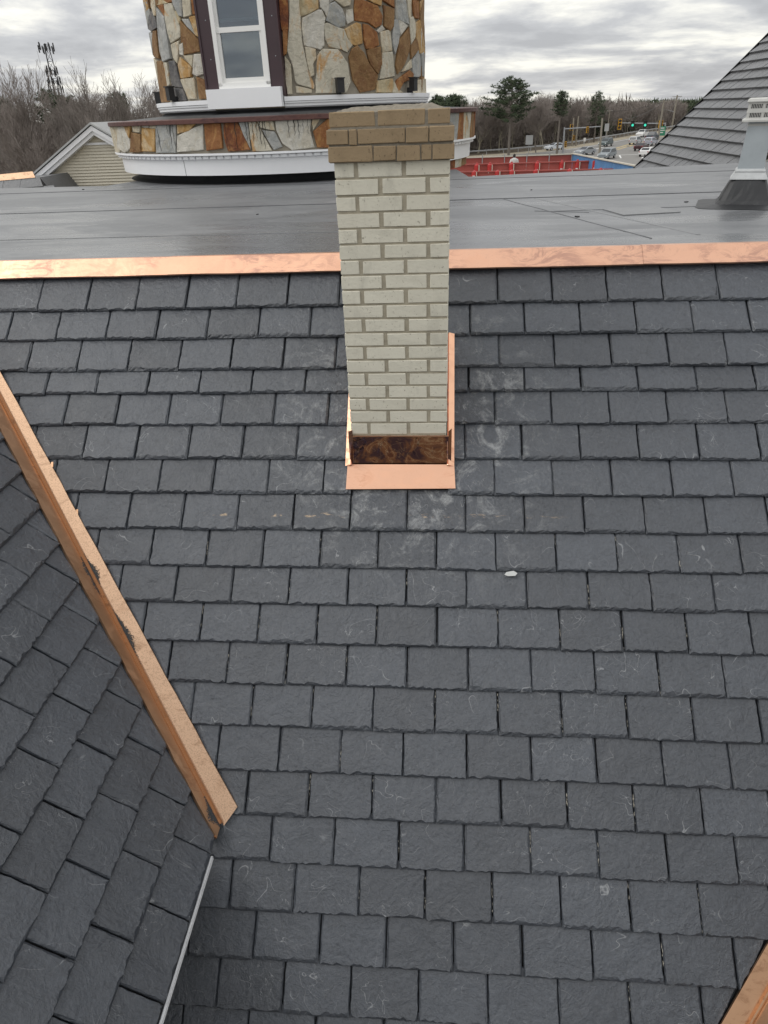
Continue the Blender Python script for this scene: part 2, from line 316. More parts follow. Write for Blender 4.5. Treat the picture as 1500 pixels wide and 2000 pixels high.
# ------------------------------------------------------------------ slates
SW, EXPO = 0.311, 0.2045
class Frame:
    def __init__(s, o, u, w_): s.o = Vector(o); s.u = Vector(u).normalized(); s.w = Vector(w_).normalized(); s.n = s.u.cross(s.w)
    def p(s, a, b, h=0.0): return s.o+s.u*a+s.w*b+s.n*h
def slate(fr, poly, wb, rg, parent, mat='slate', expo=EXPO, cheap=False, thick=0.018, fall=0.0215):
    """one slate: poly (u, w) counter-clockwise, butt edge at w = wb; chipped rim, top face falling back under the next course"""
    if area(poly) < 0: poly = poly[::-1]
    tilt = rg.uniform(-0.0022, 0.0022); lift = rg.uniform(-0.0015, 0.002)
    top = lambda a, b: -(b-wb)*(fall/expo)+lift+tilt*(a-poly[0][0])/SW
    pts = []
    n = len(poly); wmax = max(q[1] for q in poly)
    for i in range(n):
        p, q = poly[i], poly[(i+1) % n]; dx, dy = q[0]-p[0], q[1]-p[1]; ln = math.hypot(dx, dy)
        if ln < 1e-5: continue
        butt = abs(p[1]-wb) < 1e-4 and abs(q[1]-wb) < 1e-4; head = abs(p[1]-wmax) < 1e-4 and abs(q[1]-wmax) < 1e-4
        k = 1 if (head or cheap) else max(2, int(ln/(0.016 if butt else 0.024)))
        kind = 0 if head else (2 if butt else 1)
        nx, ny = -dy/ln, dx/ln
        for j in range(k): pts.append([p[0]+dx*j/k, p[1]+dy*j/k, nx, ny, kind, j == 0])
    m_ = len(pts); seed = rg.uniform(0, 500)
    deep = rg.random() < 0.22; rough_side = rg.random() < 0.45
    outer, mid, inner, bot = [], [], [], []
    for i, (x, y, nx, ny, kind, cor) in enumerate(pts):
        if cor:
            q = pts[i-1]; sx, sy = nx+q[2], ny+q[3]; kind = min(kind, q[4]) if 0 in (kind, q[4]) else max(kind, q[4])
            if 0 in (pts[i][4], q[4]): sx, sy = (nx, ny) if q[4] == 0 else (q[2], q[3])
            nx, ny = sx, sy
        a = mnoise.noise(Vector((x*22+seed, y*22, 0))); b = mnoise.noise(Vector((x*60, y*60+seed, 3)))
        if kind == 2: wd = 0.0095+0.011*a+0.007*b+(0.009 if deep else 0); jit = 0.0035*b
        elif kind == 1: wd = 0.0045+0.005*a+0.003*b+(0.005 if rough_side else 0); jit = 0.0018*b
        else: wd = 0.0; jit = 0.0
        wd = max(wd, 0.0012 if kind else 0)
        if cheap: wd, jit = 0.0, 0.0
        x0, y0 = x+nx*jit, y+ny*jit; f1 = 0.5+0.28*mnoise.noise(Vector((x*90+seed, y*90, 7)))
        h = top(x, y); z0 = 0.0125 if kind == 2 else (0.0085 if kind else 0)
        outer.append((x0, y0, h-z0)); bot.append((x0, y0, h-thick))
        x1, y1 = x0+nx*wd*f1, y0+ny*wd*f1; mid.append((x1, y1, top(x1, y1)-z0*(0.42+0.4*mnoise.noise(Vector((x*70, y*70+seed, 2))))))
        x2, y2 = x0+nx*wd, y0+ny*wd; inner.append((x2, y2, top(x2, y2)))
    rings = [inner, bot] if cheap else [inner, mid, outer, bot]
    mb = MB()
    for rr in rings: mb.v += [tuple(fr.p(*q)) for q in rr]
    for k in range(len(rings)-1):
        for i in range(m_):
            j = (i+1) % m_; mb.f.append((k*m_+j, k*m_+i, (k+1)*m_+i, (k+1)*m_+j))
    mb.f.append(tuple(range(m_))); mb.f.append(tuple((len(rings)-1)*m_+i for i in range(m_))[::-1])
    return mb.build('slate', mat, parent, fix=False)

# ------------------------------------------------------------------ main slope
AL = R(44.378); ca, sa = math.cos(AL), math.sin(AL)
RIDGE = Vector((0, 4.209, -0.80))
FM = Frame(RIDGE, (1, 0, 0), (0, ca, sa))
VX, VY, VZ = -1.05, 1.989, -2.973; VK = 1.0507            # left valley: foot and plan slope
def valley_left_x(y): return VX-(y-VY)/VK
def valley_right_x(y): return 1.24+(y-1.488)*1.0+0.11
S_ROWS = [0.255, 0.461, 0.665, 0.811, 1.009, 1.218, 1.417, 1.622, 1.824, 2.024, 2.232, 2.432, 2.642, 2.849, 3.057, 3.261, 3.475, 3.676, 3.882, 4.087, 4.29]
X_ROWS = [0.331, 0.169, 0.331, 0.158, 0.302, 0.447, 0.295, 0.140, 0.297, 0.143, 0.303, 0.154, 0.298, 0.143, 0.306, 0.130, 0.259, 0.081, 0.235, 0.08, 0.24]
CHX0, CHX1, CHY0, CHY1 = -0.475, 0.037, 3.324, 3.846
rg = random.Random(7)
main_roof = thing('slate_roof', (0, 2.6, -2.4), 'dark grey slate roof slope rising to a flat roof, chimney standing through it', 'roof')
mb = MB(); d = [FM.p(-3.9, 0.09, -0.044), FM.p(3.4, 0.09, -0.044), FM.p(3.4, -4.4, -0.044), FM.p(-3.9, -4.4, -0.044)]
mb.prism(d, FM.n*-0.05); mb.build('deck', 'underlay', main_roof)
n_main = 0
for i, (s_, x0) in enumerate(zip(S_ROWS, X_ROWS)):
    prev = S_ROWS[i-1] if i else 0.03
    expo = s_-prev; wb = -s_; wt = -prev+0.03
    y_b = RIDGE.y-s_*ca
    drift = rg.uniform(-0.003, 0.003)
    for k in range(-14, 11):
        ua = x0+k*SW+0.0027+rg.uniform(-0.002, 0.002); ub = x0+(k+1)*SW-0.0027+rg.uniform(-0.002, 0.002)
        if ub < -3.0 or ua > 2.95: continue
        wob = rg.uniform(-0.0045, 0.0045)+drift
        poly = [(ua, wb+wob), (ub, wb+wob), (ub, wt), (ua, wt)]
        wbk = wb+wob
        # cut along the valleys: x >= valley_left_x(y)+0.125 while the wing roof still stands above, y = RIDGE.y + w*ca
        if y_b > 1.93 or ub < -1.6:
            poly = clip(poly, 1.0, ca/VK, -(VX-(RIDGE.y-VY)/VK+0.055))
        poly = clip(poly, -1.0, ca, RIDGE.y-1.488+1.24-0.004) if len(poly) > 2 else poly
        if y_b < 1.93 and len(poly) > 2: poly = clip(poly, 1, 0, 1.37)
        # chimney opening
        y_t = RIDGE.y+wt*ca
        if len(poly) > 2 and y_t > CHY0+0.012 and y_b < CHY1-0.005:
            ctr_ = sum(q[0] for q in poly)/len(poly)
            if ub > CHX0-0.006 and ua < CHX1+0.006:
                if ctr_ < -0.22: poly = clip(poly, -1, 0, CHX0-0.008)
                else: poly = clip(poly, 1, 0, -(CHX1+0.008))
        if len(poly) < 3 or abs(area(poly)) < 0.0012: continue
        slate(FM, poly, wbk, rg, main_roof, expo=max(expo, 0.16)); n_main += 1
# copper edge strip folded over the top of the slope, in three lapped lengths
for a, b, lift in ((-3.9, -1.62, 0.0), (-1.66, 1.165, 0.0025), (1.16, 3.4, 0.005)):
    mb = MB(); h = 0.012+lift
    N = 24
    for i in range(N):
        xa, xb = a+(b-a)*i/N, a+(b-a)*(i+1)/N
        f = lambda x: (0.0018*math.sin(x*7.1)+0.0012*math.sin(x*17+1))
        P = [FM.p(xa, -0.037, h+f(xa)-0.010), FM.p(xb, -0.037, h+f(xb)-0.010), FM.p(xb, -0.035, h+f(xb)), FM.p(xa, -0.035, h+f(xa))]
        Q = [FM.p(xa, 0.088, h), FM.p(xb, 0.088, h)]
        T = [Vector((xa, Q[0].y+0.05, -0.7335+lift)), Vector((xb, Q[1].y+0.05, -0.7335+lift))]
        mb.add([P[0], P[1], P[2], P[3], Q[1], Q[0], T[1], T[0]], [(0, 1, 2, 3), (3, 2, 4, 5), (5, 4, 6, 7)])
    mb.build('ridge_flashing', 'copper', main_roof, fix=False)

# ------------------------------------------------------------------ wing roof on the left, with its valley
TL = 1.02; AW = math.atan(TL); cw, sw = math.cos(AW), math.sin(AW)
FL = Frame((VX, 0, VZ+0.012), (0, 1, 0), (-cw, 0, sw))
wing = thing('wing_roof', (-2.2, 1.2, -2.2), 'charcoal slate wing roof with diagonal courses running into a brown copper valley', 'roof')
mb = MB(); d = [FL.p(-2.2, -0.01, -0.044), FL.p(VY, -0.01, -0.044), FL.p(VY+3.1*VK*cw, 3.1, -0.044), FL.p(-2.2, 3.1, -0.044)]
mb.prism(d, FL.n*-0.03); mb.build('deck', 'underlay', wing)
ALT = [1.836, 1.991, 1.832, 1.988]
for r_ in range(15):
    wb = r_*0.2015; wt = wb+0.235
    y0 = 1.836 if r_ % 2 == 0 else 1.990
    y0 += rg.uniform(-0.012, 0.012)
    for k in range(-8, 9):
        ua = y0+k*SW+0.0034+rg.uniform(-0.002, 0.002); ub = y0+(k+1)*SW-0.0034+rg.uniform(-0.002, 0.002)
        wob = rg.uniform(-0.003, 0.003)
        poly = [(ua, wb+wob), (ub, wb+wob), (ub, wt), (ua, wt)]
        poly = clip(poly, -1, cw*VK, VY-0.045)            # y <= valley - margin
        if len(poly) > 2: poly = clip(poly, 1, 0, 0.55)
        if len(poly) < 3 or area(poly) < 0.0015: continue
        slate(FL, poly, wb+wob, rg, wing)
# eave trim and soffit below the slates
mb = MB(); mb.box((VX-0.012, -1.2, VZ-0.046), (VX-0.003, 1.845, VZ-0.024)); mb.build('drip_edge', 'white', wing)
mb = MB(); mb.box((VX-0.5, -1.2, VZ-0.062), (VX-0.03, 1.75, VZ-0.046)); mb.build('soffit', 'underlay', wing)
mb = MB(); mb.box((VX-0.52, -2.2, -6.2), (VX-0.33, 1.66, VZ-0.05)); mb.build('wall', plain('shaded_grey_cladding', (0.16, 0.16, 0.16), 0.8), wing)  # wall under the eave; its dark grey has the shade put into the colour
# valley flashing: two flanks and a raised rib
def vc(t): return Vector((VX-t, VY+t*VK, 0))
ZM = lambda y: RIDGE.z+(y-RIDGE.y)*math.tan(AL)
ZL = lambda x: VZ+0.012+(VX-x)*TL
def valley(parent, sgn=1, T=2.6, t0=0.0):
    rows_r, rows_l, rib = [], [], []
    K = 44
    for i in range(K+1):
        t = t0+(T-t0)*i/K; c = vc(t)
        e = 0.0016*math.sin(i*1.3)+0.001*math.sin(i*2.9)
        cz = (ZM(c.y)+ZL(c.x))/2+0.004
        nR = Vector((0, -sa, ca)); nL = Vector((sw, 0, cw))
        a0 = Vector((c.x+0.017, c.y, ZM(c.y)))+nR*0.010
        dxr = 0.134-0.030*t
        ey = 0.062 if i == 0 else 0.0
        a1 = Vector((c.x+dxr+e-ey/VK, c.y+ey, ZM(c.y+ey)))+nR*0.0055
        a2 = a1+nR*-0.012
        rows_r.append((a0, a1, a2))
        b0 = Vector((c.x, c.y-0.018, ZL(c.x)))+nL*0.004
        wob = 0.006*math.sin(t*2*math.pi/0.145+0.7)
        b1 = Vector((c.x, c.y-(0.080+0.033*t)+wob*0.4, ZL(c.x)))+nL*(0.0045+0.25*wob)
        bm_ = Vector((c.x, c.y-0.055, ZL(c.x)))+nL*0.0045
        rows_l.append((b0, bm_, b1, b1+nL*-0.014))
        top_ = Vector((c.x+0.005, c.y-0.005, cz+0.010))
        rib.append((Vector((c.x+0.016, c.y, ZM(c.y)))+nR*0.009, Vector((c.x+0.011, c.y-0.002, cz+0.019)), top_, Vector((c.x-0.001, c.y-0.011, cz+0.017)), Vector((c.x, c.y-0.019, ZL(c.x)))+nL*0.003))
    for name, rows, mat in (('valley_flank', rows_r, 'copper_grit'), ('valley_flank', rows_l, 'copper_valley'), ('valley_rib', rib, 'copper_rib')):
        mb = MB(); k = len(rows[0])
        if name == 'valley_flank' and rows is rows_l:      # tongue that reaches past the eave corner
            c = vc(-0.045); nL = Vector((sw, 0, cw))
            rows = [(Vector((VX-0.008, VY-0.040, ZL(VX)))+nL*0.004, Vector((VX-0.008, VY-0.06, ZL(VX)))+nL*0.004, Vector((VX-0.012, VY-0.074, ZL(VX-0.012)))+nL*0.002, Vector((VX-0.012, VY-0.074, ZL(VX-0.012)))+nL*-0.012)]+rows
        for q in rows: mb.v += [tuple(p) for p in q]
        for i in range(len(rows)-1):
            for j in range(k-1): mb.f.append((i*k+j, i*k+j+1, (i+1)*k+j+1, (i+1)*k+j))
        o = mb.build(name, mat, parent, fix=False)
valley(wing)
# grit washed down and caught beside the rib
mb = MB(); r2 = random.Random(3)
def grit(t, spread, cnt, off):
    for _ in range(cnt):
        tt = t+r2.gauss(0, spread); c = vc(tt); du = abs(r2.gauss(0, 0.5))*off*math.exp(-((tt-t)/spread)**2*0.35)
        side = 1 if off > 0 else -1
        q = Vector((c.x+0.022+du, c.y, ZM(c.y)))+Vector((0, -sa, ca))*0.012 if side > 0 else Vector((c.x, c.y-0.020+du, ZL(c.x)))+Vector((sw, 0, cw))*0.006
        s = r2.uniform(0.0015, 0.0036)
        mb.add([q+Vector((s, 0, -s*.3)), q+Vector((-s*.7, s, -s*.3)), q+Vector((-s*.6, -s, -s*.3)), q+Vector((0, 0, s))], [(0, 1, 3), (1, 2, 3), (2, 0, 3), (0, 2, 1)])
grit(0.845, 0.020, 420, 0.026); grit(0.615, 0.030, 560, 0.030); grit(0.655, 0.02, 160, 0.018); grit(0.86, 0.018, 140, -0.022); grit(0.80, 0.02, 90, -0.016); grit(0.045, 0.017, 620, -0.038)
g_ = mb.build('roof_grit', plain('dark_grit', (0.075, 0.077, 0.08), 0.9, 0.5, 200), None, fix=False); tag(g_, 'dark roofing grit caught along the rib of the copper valley', 'grit', kind='stuff')

# ------------------------------------------------------------------ wing roof on the right (only its valley shows)
wing2 = thing('wing_roof', (2.2, 0.9, -3.0), 'slate wing roof with plain brown copper valley, opposite the diagonal-coursed wing', 'roof')
rx = lambda y: valley_right_x(y)
zr_ = lambda x, y: ZM(y)
c0 = Vector((rx(0.9), 0.9, ZM(0.9))); c1 = Vector((rx(3.6), 3.6, ZM(3.6)))
FR = Frame((c0.x, c0.y, c0.z), (0, -1, 0), (ca, 0, sa))
mb = MB(); nR = Vector((0, -sa, ca)); nW = Vector((-sa, 0, ca))
K = 24; rows = []
for i in range(K+1):
    c = c0.lerp(c1, i/K)
    rows.append((c+Vector((-0.115, 0, 0))+nR*-0.008, c+Vector((-0.115, 0, 0))+nR*0.004, c+Vector((-0.02, 0, 0))+nR*0.006))
for q in rows: mb.v += [tuple(p) for p in q]
for i in range(K):
    for j in range(2): mb.f.append((i*3+j, (i+1)*3+j, (i+1)*3+j+1, i*3+j+1))
mb.build('valley_flank', 'copper_valley', wing2, fix=False)
mb = MB(); rows = []
for i in range(K+1):
    c = c0.lerp(c1, i/K)
    rows.append((c+Vector((-0.021, 0, 0))+nR*0.005, c+Vector((-0.004, -0.004, 0.026)), c+Vector((0.006, -0.004, 0.026)), c+Vector((0, -0.021, 0))+nW*0.005))
for q in rows: mb.v += [tuple(p) for p in q]
for i in range(K):
    for j in range(3): mb.f.append((i*4+j, (i+1)*4+j, (i+1)*4+j+1, i*4+j+1))
mb.build('valley_rib', 'copper_rib', wing2, fix=False)
mb = MB()
for i in range(K):
    a, b = c0.lerp(c1, i/K), c0.lerp(c1, (i+1)/K)
    mb.add([a+Vector((0, -0.02, 0))+nW*0.004, b+Vector((0, -0.02, 0))+nW*0.004, b+Vector((0, -0.12, 0))+nW*0.0055, a+Vector((0, -0.12, 0))+nW*0.0055], [(0, 1, 2, 3)])
mb.build('valley_flank', 'copper_valley', wing2, fix=False)
for r_ in range(14):
    wb = r_*0.2045-0.15; wt = wb+0.235
    for k in range(-10, 8):
        ua = 0.1*(r_ % 2)*1.55+k*SW; ub = ua+SW-0.0056
        poly = clip([(ua, wb), (ub, wb), (ub, wt), (ua, wt)], 1, ca, -0.075)   # keep in front of the valley
        if len(poly) > 2: poly = clip(poly, -1, 0, 2.2)
        if len(poly) < 3 or area(poly) < 0.0015: continue
        slate(FR, poly, wb, rg, wing2)
mb = MB(); mb.prism([FR.p(3.2, -0.2, -0.04), FR.p(0.16, -0.2, -0.04), FR.p(-2.45, 3.6, -0.04), FR.p(3.2, 3.6, -0.04)], FR.n*-0.03); mb.build('deck', 'underlay', wing2)

# loose bits lying on the slates
def chip(s_, x, sz, label, rot):
    mb = MB(); c = FM.p(x, -s_, -0.002)
    pr = [(-0.5, 0), (-0.3, 0.18), (0.25, 0.2), (0.5, -0.02), (0.3, -0.2), (-0.25, -0.14)]
    pts = [c+FM.u*(a*math.cos(rot)-b*math.sin(rot))*sz+FM.w*(a*math.sin(rot)+b*math.cos(rot))*sz for a, b in pr]
    mb.prism(pts, FM.n*0.006); tag(mb.build('slate_chip', plain('pale_chip', (0.52, 0.53, 0.52), 0.7, 0.15, 60)), label, 'chip')
chip(1.845, 0.372, 0.068, 'small pale flake lying on the slates below a course edge', 0.15)
for t_, nm in ((1.08, 'lower'), (1.27, 'upper')):
    c = vc(t_); p = Vector((c.x+0.106, c.y, ZM(c.y)))+Vector((0, -sa, ca))*0.004
    mb = MB(); mb.add([p, p+FM.u*0.004, p+FM.u*0.006-FM.w*0.004, p-FM.w*0.006], [(0, 1, 2, 3)]); mb.prism([p, p+FM.u*0.012+FM.w*0.002, p+FM.u*0.016-FM.w*0.030, p-FM.w*0.028], FM.n*0.0015)
    mb.build('flashing_tab', 'copper_valley', wing)
# pale crumbs packed in the open joints of the lower courses
mb = MB(); r3 = random.Random(11)
for i in range(8, 19):
    s_, x0 = S_ROWS[i], X_ROWS[i]; p_ = S_ROWS[i-1]
    for k in range(-5, 4):
        x = x0+k*SW; y = RIDGE.y-s_*ca
        if x < valley_left_x(y)+0.2 or (y < 1.93 and x < -1.0) or r3.random() < 0.38: continue
        cnt = r3.randint(2, 10); a0 = r3.uniform(0.1, 0.7)
        for _ in range(cnt):
            ss = p_+0.02+(s_-p_-0.03)*min(1, max(0, r3.gauss(a0, 0.22))); q = FM.p(x+r3.uniform(-0.0018, 0.0018), -ss, -(s_-ss)*0.08-0.009)
            s1, s2 = r3.uniform(0.0008, 0.0020), r3.uniform(0.003, 0.013)
            mb.add([q-FM.u*s1, q-FM.w*s2, q+FM.u*s1, q+FM.w*s2, q+FM.n*0.003], [(0, 1, 4), (1, 2, 4), (2, 3, 4), (3, 0, 4)])
o = mb.build('joint_crumbs', plain('pale_crumbs', (0.46, 0.43, 0.37), 0.9, 0.3, 150), None, fix=False); tag(o, 'pale crumbs packed in the open joints between slates', 'crumbs', kind='stuff')

# ------------------------------------------------------------------ chimney
chim = thing('chimney', ((CHX0+CHX1)/2, 3.585, -1.7), 'cream brick chimney with tan corbelled cap and copper flashing at its foot', 'chimney')
def brick(lo, hi, mat, rr, bev=0.0019):
    b = bmesh.new(); bmesh.ops.create_cube(b, size=1)
    for v in b.verts:
        for i in range(3): v.co[i] = (lo[i]+hi[i])/2+v.co[i]*(hi[i]-lo[i])
    bmesh.ops.bevel(b, geom=list(b.edges), offset=bev, segments=1, affect='EDGES')
    for v in b.verts: v.co += Vector((rr.uniform(-1, 1), rr.uniform(-1, 1), rr.uniform(-1, 1)))*0.0013
    c = Vector([(lo[i]+hi[i])/2 for i in range(3)])
    for v in b.verts: v.co -= c
    me = bpy.data.meshes.new('brick'); b.to_mesh(me); b.free(); me.materials.append(M[mat])
    o = bpy.data.objects.new('brick', me); col.objects.link(o); o.parent = chim; o.location = c-chim.location
    return o
rb = random.Random(5)
FULL, SHORT, JT, CH_, JH = 0.194, 0.088, 0.018, 0.0689, 0.0105
ZT = -0.1945
nrow = 23
for r_ in range(nrow):
    z1 = ZT-r_*CH_; z0 = z1-CH_+JH
    lens = [SHORT, FULL, FULL] if r_ % 2 == 0 else [FULL, FULL, SHORT]
    x = CHX0
    for ln in lens:
        e = rb.uniform(-0.0015, 0.0015)
        brick((x+e*0.5, CHY0+rb.uniform(-0.001, 0.0015), z0+rb.uniform(-0.0012, 0.0012)), (x+ln-0.001+e, CHY0+0.09, z1+rb.uniform(-0.0012, 0.0012)), 'brick', rb); x += ln+JT
    if r_ < 16:
        for sx in (0, 1):                                   # flanks
            y = CHY0+0.09+JT; first = SHORT if (r_ % 2) else FULL
            for ln in ([first, FULL] if first == FULL else [SHORT, FULL, SHORT-0.002]):
                ln = min(ln, CHY1-y)
                if ln < 0.04: break
                xa = CHX0 if sx == 0 else CHX1-0.09
                brick((xa, y, z0), (xa+0.09, y+ln, z1), 'brick', rb); y += ln+JT
mb = MB(); mb.box((CHX0+0.005, CHY0+0.0045, -2.0), (CHX1-0.006, CHY1-0.004, ZT+0.02)); mb.build('mortar_core', 'mortar', chim)
# tan cap: three corbelled courses
CZ = [(-0.1915, -0.1325), (-0.1245, -0.0665), (-0.0585, -0.001)]
CE = [(-0.494, 0.053, 0.020), (-0.497, 0.052, 0.024), (-0.482, 0.034, 0.008)]
CL = [[0.193, 0.096, 0.100, 0.043, 0.093], [0.094, 0.033, 0.204, 0.095, 0.106], [0.195, 0.200, 0.094]]
for (z0, z1), (xa, xb, pro), lens in zip(CZ, CE, CL):
    gap = ((xb-xa)-sum(lens))/max(1, len(lens)-1); x = xa
    for ln in lens:
        brick((x, CHY0-pro+rb.uniform(-0.002, 0.002), z0+rb.uniform(-0.002, 0.002)), (x+ln, CHY0-pro+0.1, z1+rb.uniform(-0.002, 0.002)), 'brick_tan', rb, 0.0028); x += ln+gap
    for sx in (0, 1):
        y = CHY0-pro+0.1+0.014
        while y < CHY1+pro-0.05:
            ln = min(0.194, CHY1+pro-y); x0_ = xa if sx == 0 else xb-0.095
            brick((x0_, y, z0), (x0_+0.095, y+ln, z1), 'brick_tan', rb, 0.004); y += ln+0.014
mb = MB(); mb.box((-0.489, CHY0-0.0135, -0.193), (0.048, CHY1+0.012, -0.0625)); mb.box((-0.478, CHY0-0.004, -0.0625), (0.026, CHY1, -0.006)); mb.build('cap_mortar', 'mortar_grey', chim)
mb = MB(); NX, NY = 34, 34
for j in range(NY+1):
    for i in range(NX+1):
        u_, v_ = i/NX, j/NY; x = -0.474+u_*0.502; y = CHY0-0.002+v_*0.526
        ed = min(u_, 1-u_, v_, 1-v_); k = min(1, ed/0.16)
        z = -0.004+0.020*k*(0.75+0.25*u_)+0.012*k*mnoise.noise(Vector((x*14, y*14, 1)))+0.006*mnoise.noise(Vector((x*60, y*60, 4)))*min(1, k*3)-0.004*(1-min(1, k*4))
        mb.v.append((x, y, z))
for j in range(NY):
    for i in range(NX): a = j*(NX+1)+i; mb.f.append((a, a+1, a+NX+2, a+NX+1))
mb.build('crown', 'mortar_grey', chim, smooth=False)
# copper flashing
def sheet(name, P, Nu, Nv, amp, mat, seed, thick=None):
    """bilinear copper sheet P00,P10,P11,P01 with slight oil-canning"""
    mb = MB(); n_ = (Vector(P[1])-Vector(P[0])).cross(Vector(P[3])-Vector(P[0])).normalized()
    for j in range(Nv+1):
        for i in range(Nu+1):
            u_, v_ = i/Nu, j/Nv; q = Vector(P[0]).lerp(Vector(P[1]), u_).lerp(Vector(P[3]).lerp(Vector(P[2]), u_), v_)
            e = min(1, 6*min(v_, 1-v_))*min(1, 6*min(u_, 1-u_)); q += n_*amp*(mnoise.noise(Vector((q.x*9+seed, q.y*9, q.z*9)))+0.3*mnoise.noise(Vector((q.x*30+seed, q.y*30, q.z*30))))*(0.3+0.7*e)
            mb.v.append(tuple(q))
    for j in range(Nv):
        for i in range(Nu): a = j*(Nu+1)+i; mb.f.append((a, a+1, a+Nu+2, a+Nu+1))
    return mb.build(name, mat, chim, smooth=True, fix=False)
def at_y(x, y, h): return FM.p(x, (y-RIDGE.y)/ca, h)
yp = 3.314
zb = at_y(0, yp, 0.014).z
sheet('apron_flashing', [at_y(-0.509, 3.214, 0.006), at_y(0.086, 3.219, 0.006), at_y(0.079, yp, 0.014), at_y(-0.504, yp, 0.014)], 40, 8, 0.0012, 'copper_clean', 3)
mb = MB(); mb.prism([at_y(-0.509, 3.2145, -0.004), at_y(0.086, 3.2195, -0.004), at_y(0.086, 3.2195, 0.0052), at_y(-0.509, 3.2145, 0.0052)], FM.w*0.003); mb.build('apron_hem', 'copper_clean', chim)
sheet('front_flashing', [(-0.4915, yp-0.001, zb-0.004), (0.063, yp-0.001, zb-0.004), (0.052, 3.3185, -1.5035), (-0.468, 3.3185, -1.5035)], 44, 16, 0.004, 'copper_reflect', 8)
mb = MB(); mb.box((-0.468, 3.3155, -1.5065), (0.052, 3.3235, -1.5020)); mb.build('flashing_hem', 'copper_clean', chim)
for xa, xb in ((-0.4905, -0.467), (0.046, 0.0625)):
    mb = MB(); mb.prism([(xa, yp-0.003, zb), (xb, yp-0.003, zb), (xb, 3.3150, -1.468 if xa < 0 else -1.458), (xa, 3.3150, -1.475)], (0, 0.0015, 0)); mb.build('corner_flashing', 'copper_shiny', chim)
for xa, xb, hh in ((-0.5165, -0.4855, 0.028), (0.0475, 0.0790, 0.028)):
    inner = xb if xa < 0 else xa; outer_ = xa if xa < 0 else xb
    P = [at_y(outer_, yp-0.006, 0.012), at_y(inner, yp-0.006, hh), at_y(inner, 3.878, hh), at_y(outer_, 3.878, 0.012)]
    mb = MB(); mb.prism(P if xa > 0 else P, FM.n*0.002); mb.build('side_flashing', 'copper_clean', chim)
    xs = CHX0-0.003 if xa < 0 else CHX1+0.003
    mb = MB(); mb.prism([at_y(xs, yp, 0.0), at_y(xs, 3.878, 0.0), at_y(xs, 3.878, 0.09), at_y(xs, yp, 0.10)], (-0.0012 if xa < 0 else 0.0012, 0, 0)); mb.build('upstand_flashing', 'copper_shiny', chim)
    mb = MB(); mb.prism([at_y(inner, yp-0.004, hh-0.002), at_y(xs, yp-0.004, hh-0.004), at_y(xs, 3.878, hh-0.004), at_y(inner, 3.878, hh-0.002)], FM.n*0.0015); mb.build('pan_flashing', 'copper_shiny', chim)

# ------------------------------------------------------------------ flat roof
ZF = -0.745
flat = MB(); flat.prism([(-14, 4.30, ZF), (4.43, 4.30, ZF), (4.43, 10.2, ZF), (3.2, 9.97, ZF), (0.33, 9.36, ZF), (0.2, 10.6, ZF), (-4.3, 10.6, ZF), (-4.5, 9.75, ZF), (-14, 10.9, ZF)], (0, 0, -0.12))
flat = tag(flat.build('flat_roof', 'membrane'), kind='structure')
def strip(name, x0, y0, x1, y1, wd, mat, dz=0.004):
    a, b = Vector((x0, y0, ZF)), Vector((x1, y1, ZF)); t = (b-a).normalized(); n_ = Vector((-t.y, t.x, 0))*wd/2
    K = max(2, int((b-a).length/0.25)); mb = MB(); rr = random.Random(int(x0*100)+int(y0*10))
    L_, R_ = [], []
    for i in range(K+1):
        p = a.lerp(b, i/K)+Vector((0, 0, dz)); j = n_.normalized()*rr.uniform(-0.006, 0.006)
        L_.append(p+n_+j); R_.append(p-n_+j*0.5)
    for i in range(K): mb.add([R_[i], R_[i+1], L_[i+1], L_[i], R_[i]-Vector((0, 0, dz)), R_[i+1]-Vector((0, 0, dz)), L_[i+1]-Vector((0, 0, dz)), L_[i]-Vector((0, 0, dz))], [(0, 1, 2, 3), (0, 4, 5, 1), (2, 6, 7, 3)])
    return mb.build(name, mat, flat, fix=False)
strip('membrane_seam', -13, 6.85, -0.1, 6.93, 0.015, 'seam'); strip('membrane_seam', -0.1, 6.93, 4.3, 6.96, 0.015, 'seam', 0.005)
strip('membrane_seam', 0.55, 6.95, 1.30, 4.6, 0.008, 'seam', 0.0025); strip('membrane_seam', 0.86, 6.9, 1.62, 4.7, 0.03, 'patch', 0.0015)
strip('membrane_seam', 0.9, 5.98, 2.1, 6.02, 0.010, 'seam', 0.003); strip('membrane_seam', 0.75, 6.02, 1.15, 5.85, 0.010, 'seam', 0.003)
strip('membrane_seam', -13, 9.1, 3.6, 9.0, 0.015, 'seam', 0.004); strip('membrane_seam', -6, 5.25, -0.6, 5.2, 0.012, 'patch', 0.003)
mb = MB(); mb.prism([(1.36, 5.62, ZF+0.001), (1.80, 5.70, ZF+0.001), (1.70, 6.04, ZF+0.001), (1.28, 5.98, ZF+0.001)], (0, 0, 0.006)); mb.build('membrane_patch', 'patch', flat)
for x, y, s in ((1.02, 5.62, 0.018), (2.02, 6.3, 0.016), (-1.6, 6.3, 0.012), (0.9, 7.6, 0.014), (-4.6, 9.3, 0.02)):
    mb = MB(); mb.box((-s, -s*0.6, 0), (s, s*0.6, s*0.4), Matrix.Translation((x, y, ZF+0.001)) @ Matrix.Rotation(x*5, 4, 'Z')); tag(mb.build('debris_scrap', 'black'), 'small black scrap lying on the grey flat roof', 'scrap', 'scraps on the flat roof')
